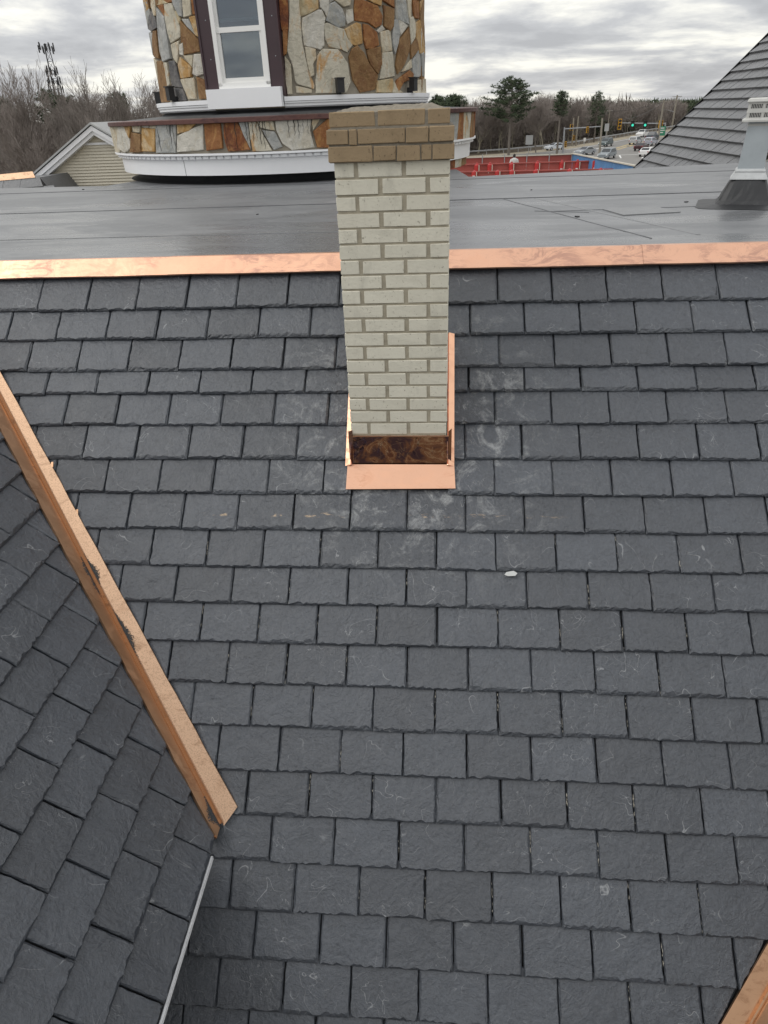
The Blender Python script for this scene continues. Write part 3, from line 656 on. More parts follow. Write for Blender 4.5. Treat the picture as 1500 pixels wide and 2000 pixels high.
UPPER_STONES = """k 8,1.174 11,1.171 10.3,0.881 7.9,0.879 8,1.075
r 8.3,0.873 10.1,0.871 9,0.645 7.8,0.625
s 11.7,1.171 15,1.169 15,0.989 14.8,0.744 16.1,0.511 16.8,0.381 18.2,0.304 17.9,0.265 11.8,0.326 11.3,0.354 10.8,0.516 9.4,0.665 10.8,0.922
c 8.2,0.609 9.5,0.56 10.1,0.517 9.7,0.219 8,0.221 7.8,0.369
t 15.1,1.169 21.7,1.167 21.5,1.083 18.6,1.043 15.1,1.009
w 22.3,1.167 25.8,1.168 25.7,1.108 24.5,1.007 23.9,1.057 22.6,1.098
w 15.7,0.989 21.3,1.068 22.8,1.067 23.9,0.987 23.1,0.905 22.8,0.719 21.4,0.677 15.7,0.723 15.3,0.888
g 26.1,1.128 27.9,1.149 30.5,1.079 31.4,1.019 31.4,0.916 28.9,0.895 24.4,0.966 25.4,1.058
c 27.9,1.169 34.2,1.173 33.8,1.122 31.4,1.11
w 32.5,1.07 34.8,1.082 34.8,0.969 32.6,0.937 32,0.988
r 36.1,1.174 39.5,1.173 45.6,1.125 48,1.024 47.3,0.938 44.7,0.903 41.4,0.958 35.7,0.97 35.7,1.093
o 41.4,1.181 48,1.191 47.6,1.133
b 49,1.141 54.9,1.11 54.1,0.926 52.2,0.88 49.2,0.93 49.6,1.058
r 48.5,1.192 54.7,1.204 54.9,1.126
g 56.3,1.208 62.7,1.224 63.7,1.096 64.8,0.967 56.1,1.015
s 23.2,0.926 24.7,0.941 28.5,0.889 30.9,0.874 31.9,0.791 33.9,0.717 31.6,0.642 29.6,0.675 24.9,0.702 23.7,0.771
o 31.1,0.874 36,0.944 37.8,0.929 38.3,0.739 35.6,0.717 33.5,0.728
r 39.1,0.935 41.4,0.922 45.1,0.851 46,0.722 42.9,0.687 40,0.681 39.1,0.782
w 45.4,0.872 47.8,0.928 49.4,0.892 46.2,0.854
c 15.8,0.702 19.5,0.678 19.5,0.583 18.2,0.531 18.4,0.412 16.9,0.392 16.2,0.564
s 20.1,0.604 22.2,0.677 28,0.664 29.9,0.589 31.4,0.524 32.1,0.326 30.3,0.215 18.7,0.22 18.9,0.358 19.5,0.444
b 32.4,0.589 33.8,0.674 36,0.707 38.6,0.632 40.7,0.512 44.7,0.389 43.2,0.241 36.5,0.211 33.6,0.347
b 40.2,0.665 46.4,0.7 47,0.524 45,0.411 41.6,0.512
c 46.9,0.852 52.2,0.891 53.1,0.672 47.7,0.646
s 47.4,0.635 53.4,0.65 53.9,0.549 54.6,0.389 45.9,0.355 47.2,0.501
t 44.6,0.332 52.7,0.354 53.8,0.261 51.9,0.203 44.1,0.207
g 54.5,0.991 57.4,1.007 58.6,0.889 57.1,0.754 55,0.64 53.5,0.728
w 57.7,1.002 64,0.954 59.2,0.846 58.3,0.899
b 57.8,0.777 64.8,0.933 66,0.812 65.4,0.674 61.1,0.508 56.6,0.413 55.4,0.504
s 65.3,1.034 69.7,1.061 71.9,0.993 71.7,0.856 66.4,0.755
o 72.5,0.995 77.5,1.042 83.9,0.823 88.5,0.687 77.1,0.667 72.9,0.824
b 66.4,0.744 72.9,0.824 74.8,0.711 67.2,0.595
g 68.2,0.56 75.6,0.7 78.8,0.573 76.9,0.401 69,0.359
g 78.5,0.657 91.2,0.741 91.2,0.389 79.6,0.403
r 55.9,0.343 65.2,0.452 68.5,0.419 68,0.359 60.1,0.32 56.4,0.214 54.8,0.261
c 69,0.335 91.2,0.377 91.3,0.196 68.8,0.189
c 59.5,0.437 67.2,0.583 68.1,0.49
c 11.3,0.3 16.9,0.255 16.8,0.222 11.5,0.228
c 64.3,1.228 67.8,1.238 66.7,1.037 64.9,1.055
r 68.8,1.241 76.1,1.263 76.7,1.062 70.8,1.058
g 26.2,1.168 27.6,1.168 26,1.138
c 53.9,0.32 55.1,0.249 60,0.196 52.5,0.197
g -70,1.404 -56.8,1.33 -58.3,1.215 -70,1.108 -70,1.234
d -56.1,1.229 -52.1,1.149 -51.7,1.039 -58.2,1.025 -70,1.085
c -55.5,1.346 -48.5,1.319 -50,1.164 -52.9,1.174
t -48,1.317 -42.1,1.295 -38.9,1.253 -46.9,1.26
r -47,1.25 -41.9,1.248 -42.7,1.129
s -41.4,1.251 -36.3,1.234 -34.6,1.083 -33.7,0.975 -34.5,0.892 -41.2,0.844 -42.3,0.945 -42.4,1.107
g -48.8,1.235 -43,1.12 -42.9,0.903 -43.1,0.683 -51.2,0.666 -53.4,0.786 -51.3,1.026
g -35.7,1.273 -30.8,1.257 -31.5,1.095 -33.2,1.11 -35.2,1.22
c -30.2,1.255 -26.1,1.243 -26.7,1.097 -30.8,1.087
r -25.9,1.242 -23,1.234 -23.5,1.098 -26.1,1.1
t -35.5,1.159 -33.7,1.148 -32.9,1.068 -33.9,1.023 -35.6,1.117
g -31.8,1.064 -28.5,1.055 -26.3,0.893 -29.6,0.985
o -27.9,1.074 -23.3,1.083 -24.1,0.861 -26.1,0.892
b -32.8,1.046 -30.3,0.976 -25,0.837 -25.3,0.721 -34,0.707 -34.3,0.849
c -41.4,0.823 -35.5,0.852 -39.1,0.618 -41.4,0.69
w -35.6,0.809 -33.5,0.825 -34.4,0.697 -36.5,0.712
b -56.7,1.01 -51.7,1.006 -55.1,0.709 -70.1,0.766
g -70.1,1.038 -58.2,0.991 -70,0.778 -70,0.826
o -36.8,0.68 -30.7,0.557 -31.8,0.459 -38,0.453 -39,0.596
c -34.4,0.691 -29.2,0.68 -30.4,0.568
w -28.3,0.689 -24,0.686 -25.1,0.481 -28.6,0.465 -30.7,0.491
d -44.7,0.652 -40.3,0.643 -40.1,0.53 -39.5,0.438 -37.6,0.344 -46,0.379 -45.3,0.54
b -59.5,0.684 -51.8,0.667 -51.2,0.315 -53.2,0.209 -70,0.21
s -51.4,0.655 -47.3,0.635 -47.6,0.405 -50.6,0.385
c -38.1,0.436 -30.2,0.445 -31,0.22 -35.3,0.225
b -28.8,0.449 -24.3,0.403 -24.1,0.211 -28.8,0.217
c -70,0.742 -60.6,0.686 -70,0.21 -69.9,0.337
d -46.3,0.356 -38.4,0.333 -36.9,0.204 -50.5,0.218"""
LEDGE_STONES = """c -66.3,-0.057 -52.7,-0.054 -56.1,-0.208 -58.1,-0.374 -66.4,-0.385
w -51.9,-0.058 -47.7,-0.059 -45.4,-0.206 -45.7,-0.316 -51,-0.372 -56.7,-0.324
o -47.3,-0.06 -42.5,-0.062 -44.8,-0.196
c -41.6,-0.045 -36.9,-0.039 -38.1,-0.135 -41,-0.125
b -42.6,-0.142 -37.9,-0.162 -39.3,-0.36 -45.7,-0.363
o -36.5,-0.092 -30.7,-0.105 -32.4,-0.35 -38.4,-0.35
w -35.7,-0.04 -32.6,-0.043 -33.6,-0.085 -36.1,-0.08
c -32.2,-0.043 -28.7,-0.041 -30.3,-0.096 -32.9,-0.094
g -29.8,-0.071 -28.1,-0.039 -24.6,-0.039 -26.5,-0.365 -31.8,-0.367
g -24.2,-0.04 -22.7,-0.036 -24.2,-0.365 -26.1,-0.365
o -22.2,-0.037 -16,-0.045 -18.8,-0.133 -22.6,-0.163
w -22.7,-0.188 -19.9,-0.149 -14.4,-0.072 -15.3,-0.34 -23.6,-0.36
r -14,-0.048 -9.4,-0.046 -9.6,-0.329 -14.2,-0.349
k -8.3,-0.048 -4.8,-0.05 -2.2,-0.355 -8.1,-0.364 -8.7,-0.212
g -4.3,-0.05 -2,-0.049 -2,-0.355 -3.4,-0.203
s -1.7,-0.05 0.3,-0.053 1.2,-0.177 3.5,-0.372 -1.4,-0.37
c 0.6,-0.053 4.4,-0.048 4.7,-0.163 1.3,-0.128
g 1.7,-0.161 4.6,-0.183 6.2,-0.335 4,-0.364
w 5.2,-0.045 14.2,-0.049 13.6,-0.182 14.4,-0.358 8.8,-0.373 6.5,-0.302 5.3,-0.167
c 14.6,-0.05 16.6,-0.048 14.4,-0.183 14.1,-0.117
r 14.6,-0.192 18.6,-0.068 21.1,-0.064 20.6,-0.371 15.3,-0.36"""
# ------------------------------------------------------------------ stone turret
TC = (-2.226, 11.894)
turret = thing('stone_turret', (TC[0], TC[1], ZF), 'round turret clad in rust and cream flagstones with a white sash window and white bands', 'tower')
def cyl_pt(th, z, r): t = R(th); return Vector((TC[0]+r*math.sin(t), TC[1]-r*math.cos(t), z))
mb = MB(); mb.lathe([(1.932, -0.3), (1.932, 3.2)], TC, 7.2, 337.6, 72); mb.build('tower_core', 'stone_mortar', turret, smooth=True)
mb = MB(); mb.lathe([(2.685, -0.42), (2.685, -0.05)], TC, 0, 360, 72); mb.build('ledge_core', 'stone_mortar', turret, smooth=True)
mb = MB(); mb.lathe([(2.745, -0.066), (2.755, -0.060), (2.755, -0.018), (2.74, -0.012), (2.55, -0.006)], TC, -110, 120, 92); mb.build('ledge_cap', 'copper_old', turret)
mb = MB(); mb.lathe([(2.56, -0.006), (2.0, 0.03), (1.94, 0.06)], TC, 0, 360, 72); mb.build('ledge_roof', 'rubber', turret, smooth=True)
mb = MB(); mb.lathe([(2.68, -0.386), (2.735, -0.386), (2.735, -0.408), (2.715, -0.414), (2.69, -0.414)], TC, -130, 130, 96); mb.build('band_moulding', 'white', turret)
mb = MB(); mb.lathe([(2.69, -0.412), (2.672, -0.416), (2.672, -0.452), (2.66, -0.456), (2.655, -0.460), (2.648, -0.636), (2.50, -0.640)], TC, -130, 130, 96); mb.build('white_band', 'white', turret)
for i in range(-44, 45):                                     # dentils
    t = i*2.15; mb = MB()
    mb.lathe([(2.672, -0.418), (2.700, -0.418), (2.700, -0.448), (2.672, -0.448)], TC, t-0.82, t+0.82, 1, closed=True); mb.build('dentil', 'white', turret)
mb = MB(); mb.lathe([(2.655, -0.462), (2.6555, -0.462), (2.6495, -0.636), (2.649, -0.636)], TC, -23.2, -23.08, 1, closed=True); mb.build('band_joint', 'black', turret)
mb = MB(); mb.lathe([(2.44, -0.62), (2.46, -0.70), (2.50, -0.735), (2.58, ZF+0.003)], TC, -140, 140, 80); mb.build('base_membrane', 'rubber', turret, smooth=True)
# upper cornice, interrupted by the window apron
for a, b in ((-150, -20.6), (6.8, 150)):
    mb = MB(); mb.lathe([(1.93, 0.192), (2.035, 0.190), (2.035, 0.142), (2.022, 0.136), (2.022, 0.118), (2.006, 0.112), (2.006, 0.086), (1.988, 0.070), (1.93, 0.068)], TC, a, b, 44); mb.build('cornice', 'white', turret)
mb = MB(); mb.lathe([(1.945, 0.02), (1.945, 0.075)], TC, 0, 360, 60); mb.build('base_flashing', 'rubber', turret)

def stone(poly, r0, r1, key, rr):
    """flagstone with rounded rim; poly in (theta deg, z)"""
    k = math.pi/180*r1; p = [(a*k, z) for a, z in poly]
    if area(p) < 0: p = p[::-1]
    pts = []
    n = len(p)
    for i in range(n):
        a, b = p[i], p[(i+1) % n]; ln = math.hypot(b[0]-a[0], b[1]-a[1]); c = max(1, int(ln/0.045))
        for j in range(c): pts.append((a[0]+(b[0]-a[0])*j/c, a[1]+(b[1]-a[1])*j/c))
    m_ = len(pts); cx_ = sum(q[0] for q in pts)/m_; cy_ = sum(q[1] for q in pts)/m_; sd_ = rr.uniform(0, 99)
    pts = [(x+0.004*mnoise.noise(Vector((x*30+sd_, y*30, 0))), y+0.004*mnoise.noise(Vector((x*30, y*30+sd_, 5)))) for x, y in pts]
    pr = rr.uniform(-0.004, 0.006); tx, ty = rr.uniform(-0.06, 0.06), rr.uniform(-0.05, 0.05)
    def sk(q, f): 
        d = math.hypot(q[0]-cx_, q[1]-cy_)+1e-6; g = max(0.2, 1-f/d); return (cx_+(q[0]-cx_)*g, cy_+(q[1]-cy_)*g)
    rings = []
    for inset, dep in ((-0.008, -0.020), (-0.007, 0.000), (-0.003, 0.006), (0.004, 0.0085)):
        ring = []
        for q in pts:
            x, y = sk(q, inset); h = dep+(pr+tx*(x-cx_)+ty*(y-cy_) if dep > -0.01 else 0)+(0.003*mnoise.noise(Vector((x*18+sd_, y*18, 9))) if dep > 0 else 0)
            ring.append(cyl_pt(x/k, y, r1+h))
        rings.append(ring)
    mb = MB()
    for g in rings: mb.v += [tuple(q) for q in g]
    for a in range(len(rings)-1):
        for i in range(m_): j = (i+1) % m_; mb.f.append((a*m_+i, a*m_+j, (a+1)*m_+j, (a+1)*m_+i))
    t_ = len(rings)-1
    c_ = len(mb.v); mb.v.append(tuple(cyl_pt(cx_/k, cy_, r1+0.009+pr)))
    for i in range(m_): mb.f.append((t_*m_+i, t_*m_+(i+1) % m_, c_))
    return mb.build('stone', 'st_'+key, turret, fix=False)
rs = random.Random(21)
for txt, rad in ((UPPER_STONES, 1.952), (LEDGE_STONES, 2.706)):
    for ln in txt.split('\n'):
        q = ln.split(); stone([tuple(float(v) for v in a.split(',')) for a in q[1:]], 0, rad, q[0], rs)
# the same stonework carried on round the sides and above
def fill(th0, th1, z0, z1, rad, nseed, seed, skip=None, yscale=0.6):
    rr = random.Random(seed); k = math.pi/180*rad; X0, X1 = th0*k, th1*k
    P = []
    tries = 0
    while len(P) < nseed and tries < 6000:
        tries += 1; c = (rr.uniform(X0, X1), rr.uniform(z0, z1)*yscale)
        if all((c[0]-q[0])**2+(c[1]-q[1])**2 > (0.62**2)*(X1-X0)*(z1-z0)*yscale/nseed for q in P): P.append(c)
    for i, a in enumerate(P):
        cell = [(X0, z0*yscale), (X1, z0*yscale), (X1, z1*yscale), (X0, z1*yscale)]
        for j, b in enumerate(P):
            if i == j: continue
            dx, dy = b[0]-a[0], b[1]-a[1]; mx_, my_ = (a[0]+b[0])/2, (a[1]+b[1])/2; ll = math.hypot(dx, dy)
            cell = clip(cell, -dx/ll, -dy/ll, (dx*mx_+dy*my_)/ll-0.006)
            if len(cell) < 3: break
        if len(cell) < 3 or area(cell) < 0.001: continue
        stone([(x/k, y/yscale) for x, y in cell], 0, rad, rr.choice('ccwwggrobbkst'), rr)
fill(8.5, 78, 1.262, 2.7, 1.952, 34, 3); fill(-100, -22.5, 1.262, 2.7, 1.952, 34, 4)
fill(79, 120, 0.2, 2.7, 1.952, 26, 5); fill(-122, -80, 0.2, 1.27, 1.952, 12, 6)
fill(22, 68, -0.384, -0.066, 2.706, 9, 7); fill(68, 112, -0.384, -0.066, 2.706, 9, 9); fill(-110, -67, -0.384, -0.066, 2.706, 9, 8)
fill(58, 84, ZF, -0.65, 2.60, 5, 12)
# tar runs below the cap
mb = MB(); rt = random.Random(2)
for th in (-29.5, -25.8, -24.9, -23.9, -2.5, -0.8, 0.2, 1.0, 1.9, 2.4, 3.6, 8.3, 9.8, 10.8, 12.0, 13.2, 14.2, -8, -5.4):
    L_ = rt.uniform(0.08, 0.30); w_ = rt.uniform(0.10, 0.22)*0.5; K = 8
    for i in range(K):
        za, zb_ = -0.064-L_*i/K, -0.064-L_*(i+1)/K; wa = w_*(1-0.5*i/K); wc = w_*(1-0.5*(i+1)/K)
        jx = 0.12*math.sin(i*1.7+th); jy = 0.12*math.sin((i+1)*1.7+th)
        mb.add([cyl_pt(th-wa+jx, za, 2.7225), cyl_pt(th+wa+jx, za, 2.7225), cyl_pt(th+wc+jy, zb_, 2.7225), cyl_pt(th-wc+jy, zb_, 2.7225), cyl_pt(th+jx, za, 2.726), cyl_pt(th+jy, zb_, 2.726)], [(0, 4, 5, 3), (4, 1, 2, 5)])
o = mb.build('tar_drips', 'black', turret, fix=False); tag(o, kind='stuff')

# window, in a flat brown metal bay
TH = -7.6; tn = Vector((math.sin(R(TH)), -math.cos(R(TH)), 0)); tt_ = Vector((math.cos(R(TH)), math.sin(R(TH)), 0)); C0 = Vector((TC[0], TC[1], 0))
def WP(a, z, d): return C0+tt_*a+tn*d+Vector((0, 0, z))
def wbox(mb, a0, a1, z0, z1, d0, d1): return mb.prism([WP(a0, z0, d0), WP(a1, z0, d0), WP(a1, z1, d0), WP(a0, z1, d0)], tn*(d1-d0))
DP = 1.955
for a0, a1 in ((-0.520, -0.352), (0.342, 0.500)):
    mb = MB(); wbox(mb, a0, a1, 0.298, 2.6, 1.85, DP); mb.build('bay_panel', 'brown_metal', turret)
    for zz in (0.62, 1.02, 1.4):
        mb = MB(); c = WP((a0+a1)/2+0.02, zz, DP); mb.tube([c, c+tn*0.004], 0.006, 6); mb.build('screw', 'galv', turret)
for s_ in (-0.525, 0.505):
    mb = MB(); wbox(mb, s_-0.012, s_+0.012, 0.2, 2.6, 1.85, DP+0.014); mb.build('bay_edge', 'brown_metal', turret)
mb = MB(); wbox(mb, -0.352, 0.342, 1.62, 2.6, 1.85, DP); mb.build('bay_panel', 'brown_metal', turret)
mb = MB(); wbox(mb, -0.508, 0.492, 0.086, 0.300, 1.86, 2.045); mb.build('window_apron', 'white', turret)
win = MB()
for a0, a1, z0, z1 in ((-0.352, -0.300, 0.33, 1.62), (0.290, 0.342, 0.33, 1.62), (-0.30, 0.29, 1.56, 1.62), (-0.352, 0.342, 0.300, 0.362)): wbox(win, a0, a1, z0, z1, 1.88, DP+0.012)
win = win.build('window', 'vinyl', turret)
mb = MB()
for a0, a1, z0, z1, d in ((-0.300, -0.262, 0.41, 0.90, 1.935), (0.252, 0.290, 0.41, 0.90, 1.935), (-0.30, 0.29, 0.362, 0.415, 1.94), (-0.30, 0.29, 0.885, 0.94, 1.946)): wbox(mb, a0, a1, z0, z1, 1.905, d)
mb.build('lower_sash', 'vinyl', win)
mb = MB()
for a0, a1, z0, z1 in ((-0.300, -0.268, 0.94, 1.56), (0.258, 0.290, 0.94, 1.56), (-0.268, 0.258, 1.52, 1.56)): wbox(mb, a0, a1, z0, z1, 1.895, 1.926)
mb.build('upper_sash', 'vinyl', win)
t = NT('window_glass'); t.t.nodes.remove(t.b)
gl = t.n('ShaderNodeBsdfGlossy'); gl.inputs['Roughness'].default_value = 0.03; gl.inputs['Color'].default_value = (0.9, 0.95, 1, 1)
tr = t.n('ShaderNodeBsdfTransparent'); tr.inputs['Color'].default_value = (0.62, 0.68, 0.72, 1); fr_ = t.n('ShaderNodeFresnel'); fr_.inputs['IOR'].default_value = 2.2
ms = t.n('ShaderNodeMixShader'); t.t.links.new(fr_.outputs[0], ms.inputs[0]); t.t.links.new(tr.outputs[0], ms.inputs[1]); t.t.links.new(gl.outputs[0], ms.inputs[2])
t.t.links.new(ms.outputs[0], t.t.nodes['Material Output'].inputs['Surface']); M['glass'] = t.m
mb = MB(); wbox(mb, -0.264, 0.254, 0.413, 0.888, 1.912, 1.916); mb.build('pane', 'glass', win)
mb = MB(); wbox(mb, -0.270, 0.260, 0.938, 1.524, 1.902, 1.906); mb.build('pane', 'glass', win)
mb = MB(); wbox(mb, -0.26, 0.25, 0.995, 1.03, 1.886, 1.894); mb.build('blind_rail', 'vinyl', win)
mb = MB(); wbox(mb, -0.30, 0.29, 0.36, 1.56, 1.868, 1.874); mb.build('window_shade', plain('grey_shade', (0.20, 0.235, 0.265), 0.8, 0.06), win)
# floodlights fixed low on the turret wall
def flood(th, z, label):
    f = thing('floodlight', cyl_pt(th, z, 1.97), label, 'floodlight', 'floodlights round the turret')
    ax = Vector((math.sin(R(th)), -math.cos(R(th)), 0)); tg = Vector((math.cos(R(th)), math.sin(R(th)), 0)); c = cyl_pt(th, z, 1.962); up = Vector((0, 0, 1))
    def bx(mb, a0, a1, z0, z1, d0, d1): return mb.prism([c+tg*a0+up*z0+ax*d0, c+tg*a1+up*z0+ax*d0, c+tg*a1+up*(z1+0.02)+ax*(d0-0.0), c+tg*a0+up*(z1+0.02)+ax*d0], ax*(d1-d0))
    mb = MB(); bx(mb, -0.047, 0.047, -0.075, 0.055, 0.05, 0.13); mb.build('housing', 'black', f)
    mb = MB(); bx(mb, -0.052, 0.052, 0.075, 0.068, 0.04, 0.15); mb.build('visor', 'black', f)
    mb = MB(); bx(mb, -0.02, 0.02, -0.095, -0.05, 0.0, 0.07); mb.build('bracket', 'black', f)
flood(27, 0.285, 'black floodlight low on the turret wall, between window and chimney top')
flood(63, 0.285, 'black floodlight on the turret wall at the side away from the window')
flood(-43, 0.285, 'black floodlight below the dark charcoal stone beside the window bay')
flood(-84, 0.265, 'black floodlight jutting from the turret edge over the gabled house')

# ------------------------------------------------------------------ roof vent
vent = thing('roof_vent', (2.385, 6.065, ZF), 'galvanised square roof vent with pale louvred cap on a black rubber boot', 'vent')
VC = Vector((2.385, 6.065, 0)); va = R(-20)
def ring(hw, z): return [VC+Vector((math.cos(va)*x-math.sin(va)*y, math.sin(va)*x+math.cos(va)*y, z)) for x, y in ((-hw, -hw), (hw, -hw), (hw, hw), (-hw, hw))]
def frus(levels, name, mat, parent=vent, smooth=False):
    mb = MB(); rr_ = [ring(h, z) for h, z in levels]
    for r_ in rr_: mb.v += [tuple(p) for p in r_]
    for i in range(len(rr_)-1):
        for j in range(4): mb.f.append((i*4+j, i*4+(j+1) % 4, (i+1)*4+(j+1) % 4, (i+1)*4+j))
    mb.f.append((3, 2, 1, 0)); k = (len(rr_)-1)*4; mb.f.append((k, k+1, k+2, k+3))
    return mb.build(name, mat, parent)
mb = MB(); NB = 40; lv = [(0.34, 0.003), (0.28, 0.010), (0.205, 0.022), (0.188, 0.045), (0.168, 0.09), (0.142, 0.15), (0.122, 0.192)]
for h, z in lv:                                             # folded rubber boot
    for i in range(NB):
        a_ = 2*math.pi*i/NB; c_, s_ = math.cos(a_), math.sin(a_); k_ = (abs(c_)**7+abs(s_)**7)**(-1/7)
        w_ = 1+0.035*mnoise.noise(Vector((c_*4, s_*4, z*30)))*(1 if z < 0.17 else 0)
        x, y = c_*k_*h*w_, s_*k_*h*w_; mb.v.append((VC.x+math.cos(va)*x-math.sin(va)*y, VC.y+math.sin(va)*x+math.cos(va)*y, ZF+z))
for j in range(len(lv)-1):
    for i in range(NB): mb.f.append((j*NB+i, j*NB+(i+1) % NB, (j+1)*NB+(i+1) % NB, (j+1)*NB+i))
mb.build('boot', 'rubber', vent, fix=False)
frus([(0.131, -0.556), (0.130, -0.550), (0.108, -0.514), (0.100, -0.510)], 'flange', 'sealant')
frus([(0.104, -0.514), (0.107, -0.500), (0.101, -0.488), (0.094, -0.484)], 'sealant_bead', 'sealant')
frus([(0.092, -0.49), (0.080, -0.175), (0.078, -0.17)], 'duct', 'galv')
frus([(0.083, -0.20), (0.083, -0.185), (0.081, -0.183)], 'duct_collar', 'ventwhite')
frus([(0.128, -0.172), (0.128, -0.160), (0.118, -0.152), (0.112, -0.150)], 'cap_base', 'ventwhite')
frus([(0.088, -0.150), (0.088, -0.040)], 'cap_inner', 'black')
for lo_, hi_, hw in ((-0.152, -0.144, 0.109), (-0.114, -0.086, 0.107), (-0.058, -0.050, 0.107)): frus([(hw, lo_), (hw-0.002, hi_)], 'louvre_rail', 'ventwhite')
frus([(0.112, -0.050), (0.118, -0.042), (0.112, -0.026), (0.098, -0.018)], 'cap_lid', 'ventwhite')
for side in range(4):
    q = Matrix.Translation(VC) @ Matrix.Rotation(va+side*math.pi/2, 4, 'Z')
    for i in range(-9, 10):
        wd = 0.0018 if i not in (-9, 0, 9) else 0.0075
        for lo_, hi_ in ((-0.1435, -0.1135), (-0.0855, -0.0575)):
            mb = MB(); mb.box((i*0.0108-wd, -0.1045, lo_), (i*0.0108+wd, -0.1005, hi_), q); mb.build('louvre_bar', 'ventwhite', vent)

# ------------------------------------------------------------------ slate roof of the wing beyond, facing sideways
back = thing('far_roof', (4.6, 13.5, -1.3), 'grey slate roof with slanting joints rising behind the roof vent', 'roof')
BA = math.atan(1.03); FB = Frame((3.985, 16.1, -1.206), (0, -1, 0), (math.cos(BA), 0, math.sin(BA)))
mb = MB(); d = [FB.p(-0.02, -0.3, -0.06), FB.p(3.46, -0.3, -0.06), FB.p(6.48, 1.64, -0.06), FB.p(6.48, 3.35, -0.06), FB.p(-0.02, 3.35, -0.06)]
mb.prism(d, FB.n*-0.06); mb.build('deck', 'underlay', back)
rf = random.Random(31)
for r_ in range(-1, 16):
    wb = r_*0.2045; wt = wb+0.225
    for k in range(0, 22):
        ua = k*SW+(0.155 if r_ % 2 else 0.0)-0.155+0.008; ub = ua+SW-0.016
        ua = max(ua, 0.0)
        if ub <= ua+0.02: continue
        poly = clip([(ua, wb), (ub, wb), (ub, wt), (ua, wt)], -1, 1.55, 3.95)
        if len(poly) > 2: poly = clip(poly, -1, 0, 6.5)
        if len(poly) < 3 or area(poly) < 0.004: continue
        lift = rf.uniform(0, 0.003)
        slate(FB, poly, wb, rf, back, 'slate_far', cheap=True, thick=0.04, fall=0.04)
mb = MB()
for i in range(20):
    a, b = FB.p(-0.03, -0.3+3.6*i/20, 0.004), FB.p(-0.03, -0.3+3.6*(i+1)/20, 0.004)
    mb.add([a, b, b+Vector((0, -0.035, 0)), a+Vector((0, -0.035, 0)), a-FB.n*0.05, b-FB.n*0.05], [(0, 1, 2, 3), (0, 4, 5, 1)])
mb.build('rake_trim', 'underlay', back, fix=False)
mb = MB(); mb.prism([(4.47, 9.9, ZF-4), (4.47, 16.1, ZF-4), (4.47, 16.1, -0.85), (4.47, 9.9, -0.85)], (3, 0, 0)); mb.build('wall', 'siding', back)

# ------------------------------------------------------------------ gabled house beyond the flat roof
gh = thing('gabled_house', (-5.95, 13.0, -9.2), 'cream clapboard gable with wide white rake boards beside the stone turret', 'house')
GY = 13.0; PK = Vector((-5.95, GY, -0.055)); GS = 0.588
mb = MB()
nb = 30
for i in range(nb):                                          # lapped siding boards
    z0 = -1.35+i*0.048; z1 = z0+0.048
    def hw(z): return max(0, (PK.z-0.13-z)/GS)
    a, b = hw(z0), hw(z1)
    if a <= 0: break
    x0, x1 = PK.x-a, PK.x+a; y0, y1 = PK.x-b, PK.x+b
    mb.add([(x0, GY-0.021, z0), (x1, GY-0.021, z0), (y1, GY, z1), (y0, GY, z1), (x0, GY, z0), (x1, GY, z0)], [(0, 1, 2, 3), (4, 5, 1, 0)])
o = mb.build('siding', 'siding', gh, fix=False); tag(o, kind='stuff')
mb = MB(); mb.box((PK.x-2.3, GY+0.02, -9.2), (PK.x+2.3, GY+5, -1.3)); mb.build('wall', 'siding', gh)
mb = MB(); mb.box((PK.x-0.34, GY-0.03, -0.345), (PK.x+0.34, GY+0.01, -0.31)); mb.build('frieze_board', 'white', gh)
for sg in (-1, 1):
    e = Vector((PK.x+sg*2.2, GY, PK.z-2.2*GS)); dn = Vector((0, 0, -1))
    for k, (off, th_, dy) in enumerate(((0.0, 0.075, -0.16), (0.077, 0.06, -0.13))):
        mb = MB(); mb.prism([PK+dn*off+Vector((0, dy, 0)), e+dn*off+Vector((0, dy, 0)), e+dn*(off+th_)+Vector((0, dy, 0)), PK+dn*(off+th_)+Vector((0, dy, 0))], (0, -dy-0.005, 0)); mb.build('rake_board', 'white', gh)
    mb = MB(); u1 = Vector((0, 0, 0.02)); mb.prism([PK+u1+Vector((0, -0.18, 0)), e+u1+Vector((0, -0.18, 0)), e+u1+Vector((0, 5, 0)), PK+u1+Vector((0, 5, 0))], (0, 0, 0.03)); mb.build('roof', plain('pale_shingle', (0.42, 0.43, 0.43), 0.8, 0.2, 12), gh)
# low copper-capped slate hip at the far left
hp = thing('hip_roof', (-7.5, 12.2, -1.0), 'low slate hip with a copper ridge cap next to the gable', 'roof')
A_, B_ = Vector((-9.5, 12.0, -0.80)), Vector((-6.74, 12.0, -0.668)); 
mb = MB(); mb.prism([A_+Vector((0, -0.05, -0.085)), B_+Vector((0.06, -0.05, -0.085)), B_+Vector((0.0, 0.02, 0.0)), A_+Vector((0, 0.02, 0))], (0, 0.006, 0.004)); mb.build('ridge_cap', 'copper_grit', hp)
for i in range(9):
    x1 = -6.62-i*0.31; x0 = x1-0.305
    z1 = -0.668+(x1+6.74)*0.0478; z0 = z1-0.0148
    for r_ in range(3):
        dy = -0.045-0.13*r_; dz = -0.088-0.13*r_; xs = (0.15 if r_ == 1 else 0.0)+0.13*r_
        mb = MB(); mb.prism([(x0+xs, 12+dy-0.13, z0+dz-0.125), (x1+xs+(0.10 if i == 0 else 0), 12+dy-0.13, z1+dz-0.125), (x1+xs, 12+dy+0.02, z1+dz+0.012), (x0+xs, 12+dy+0.02, z0+dz+0.012)], (0, 0.012, -0.012)); mb.build('slate', 'slate_far', hp)
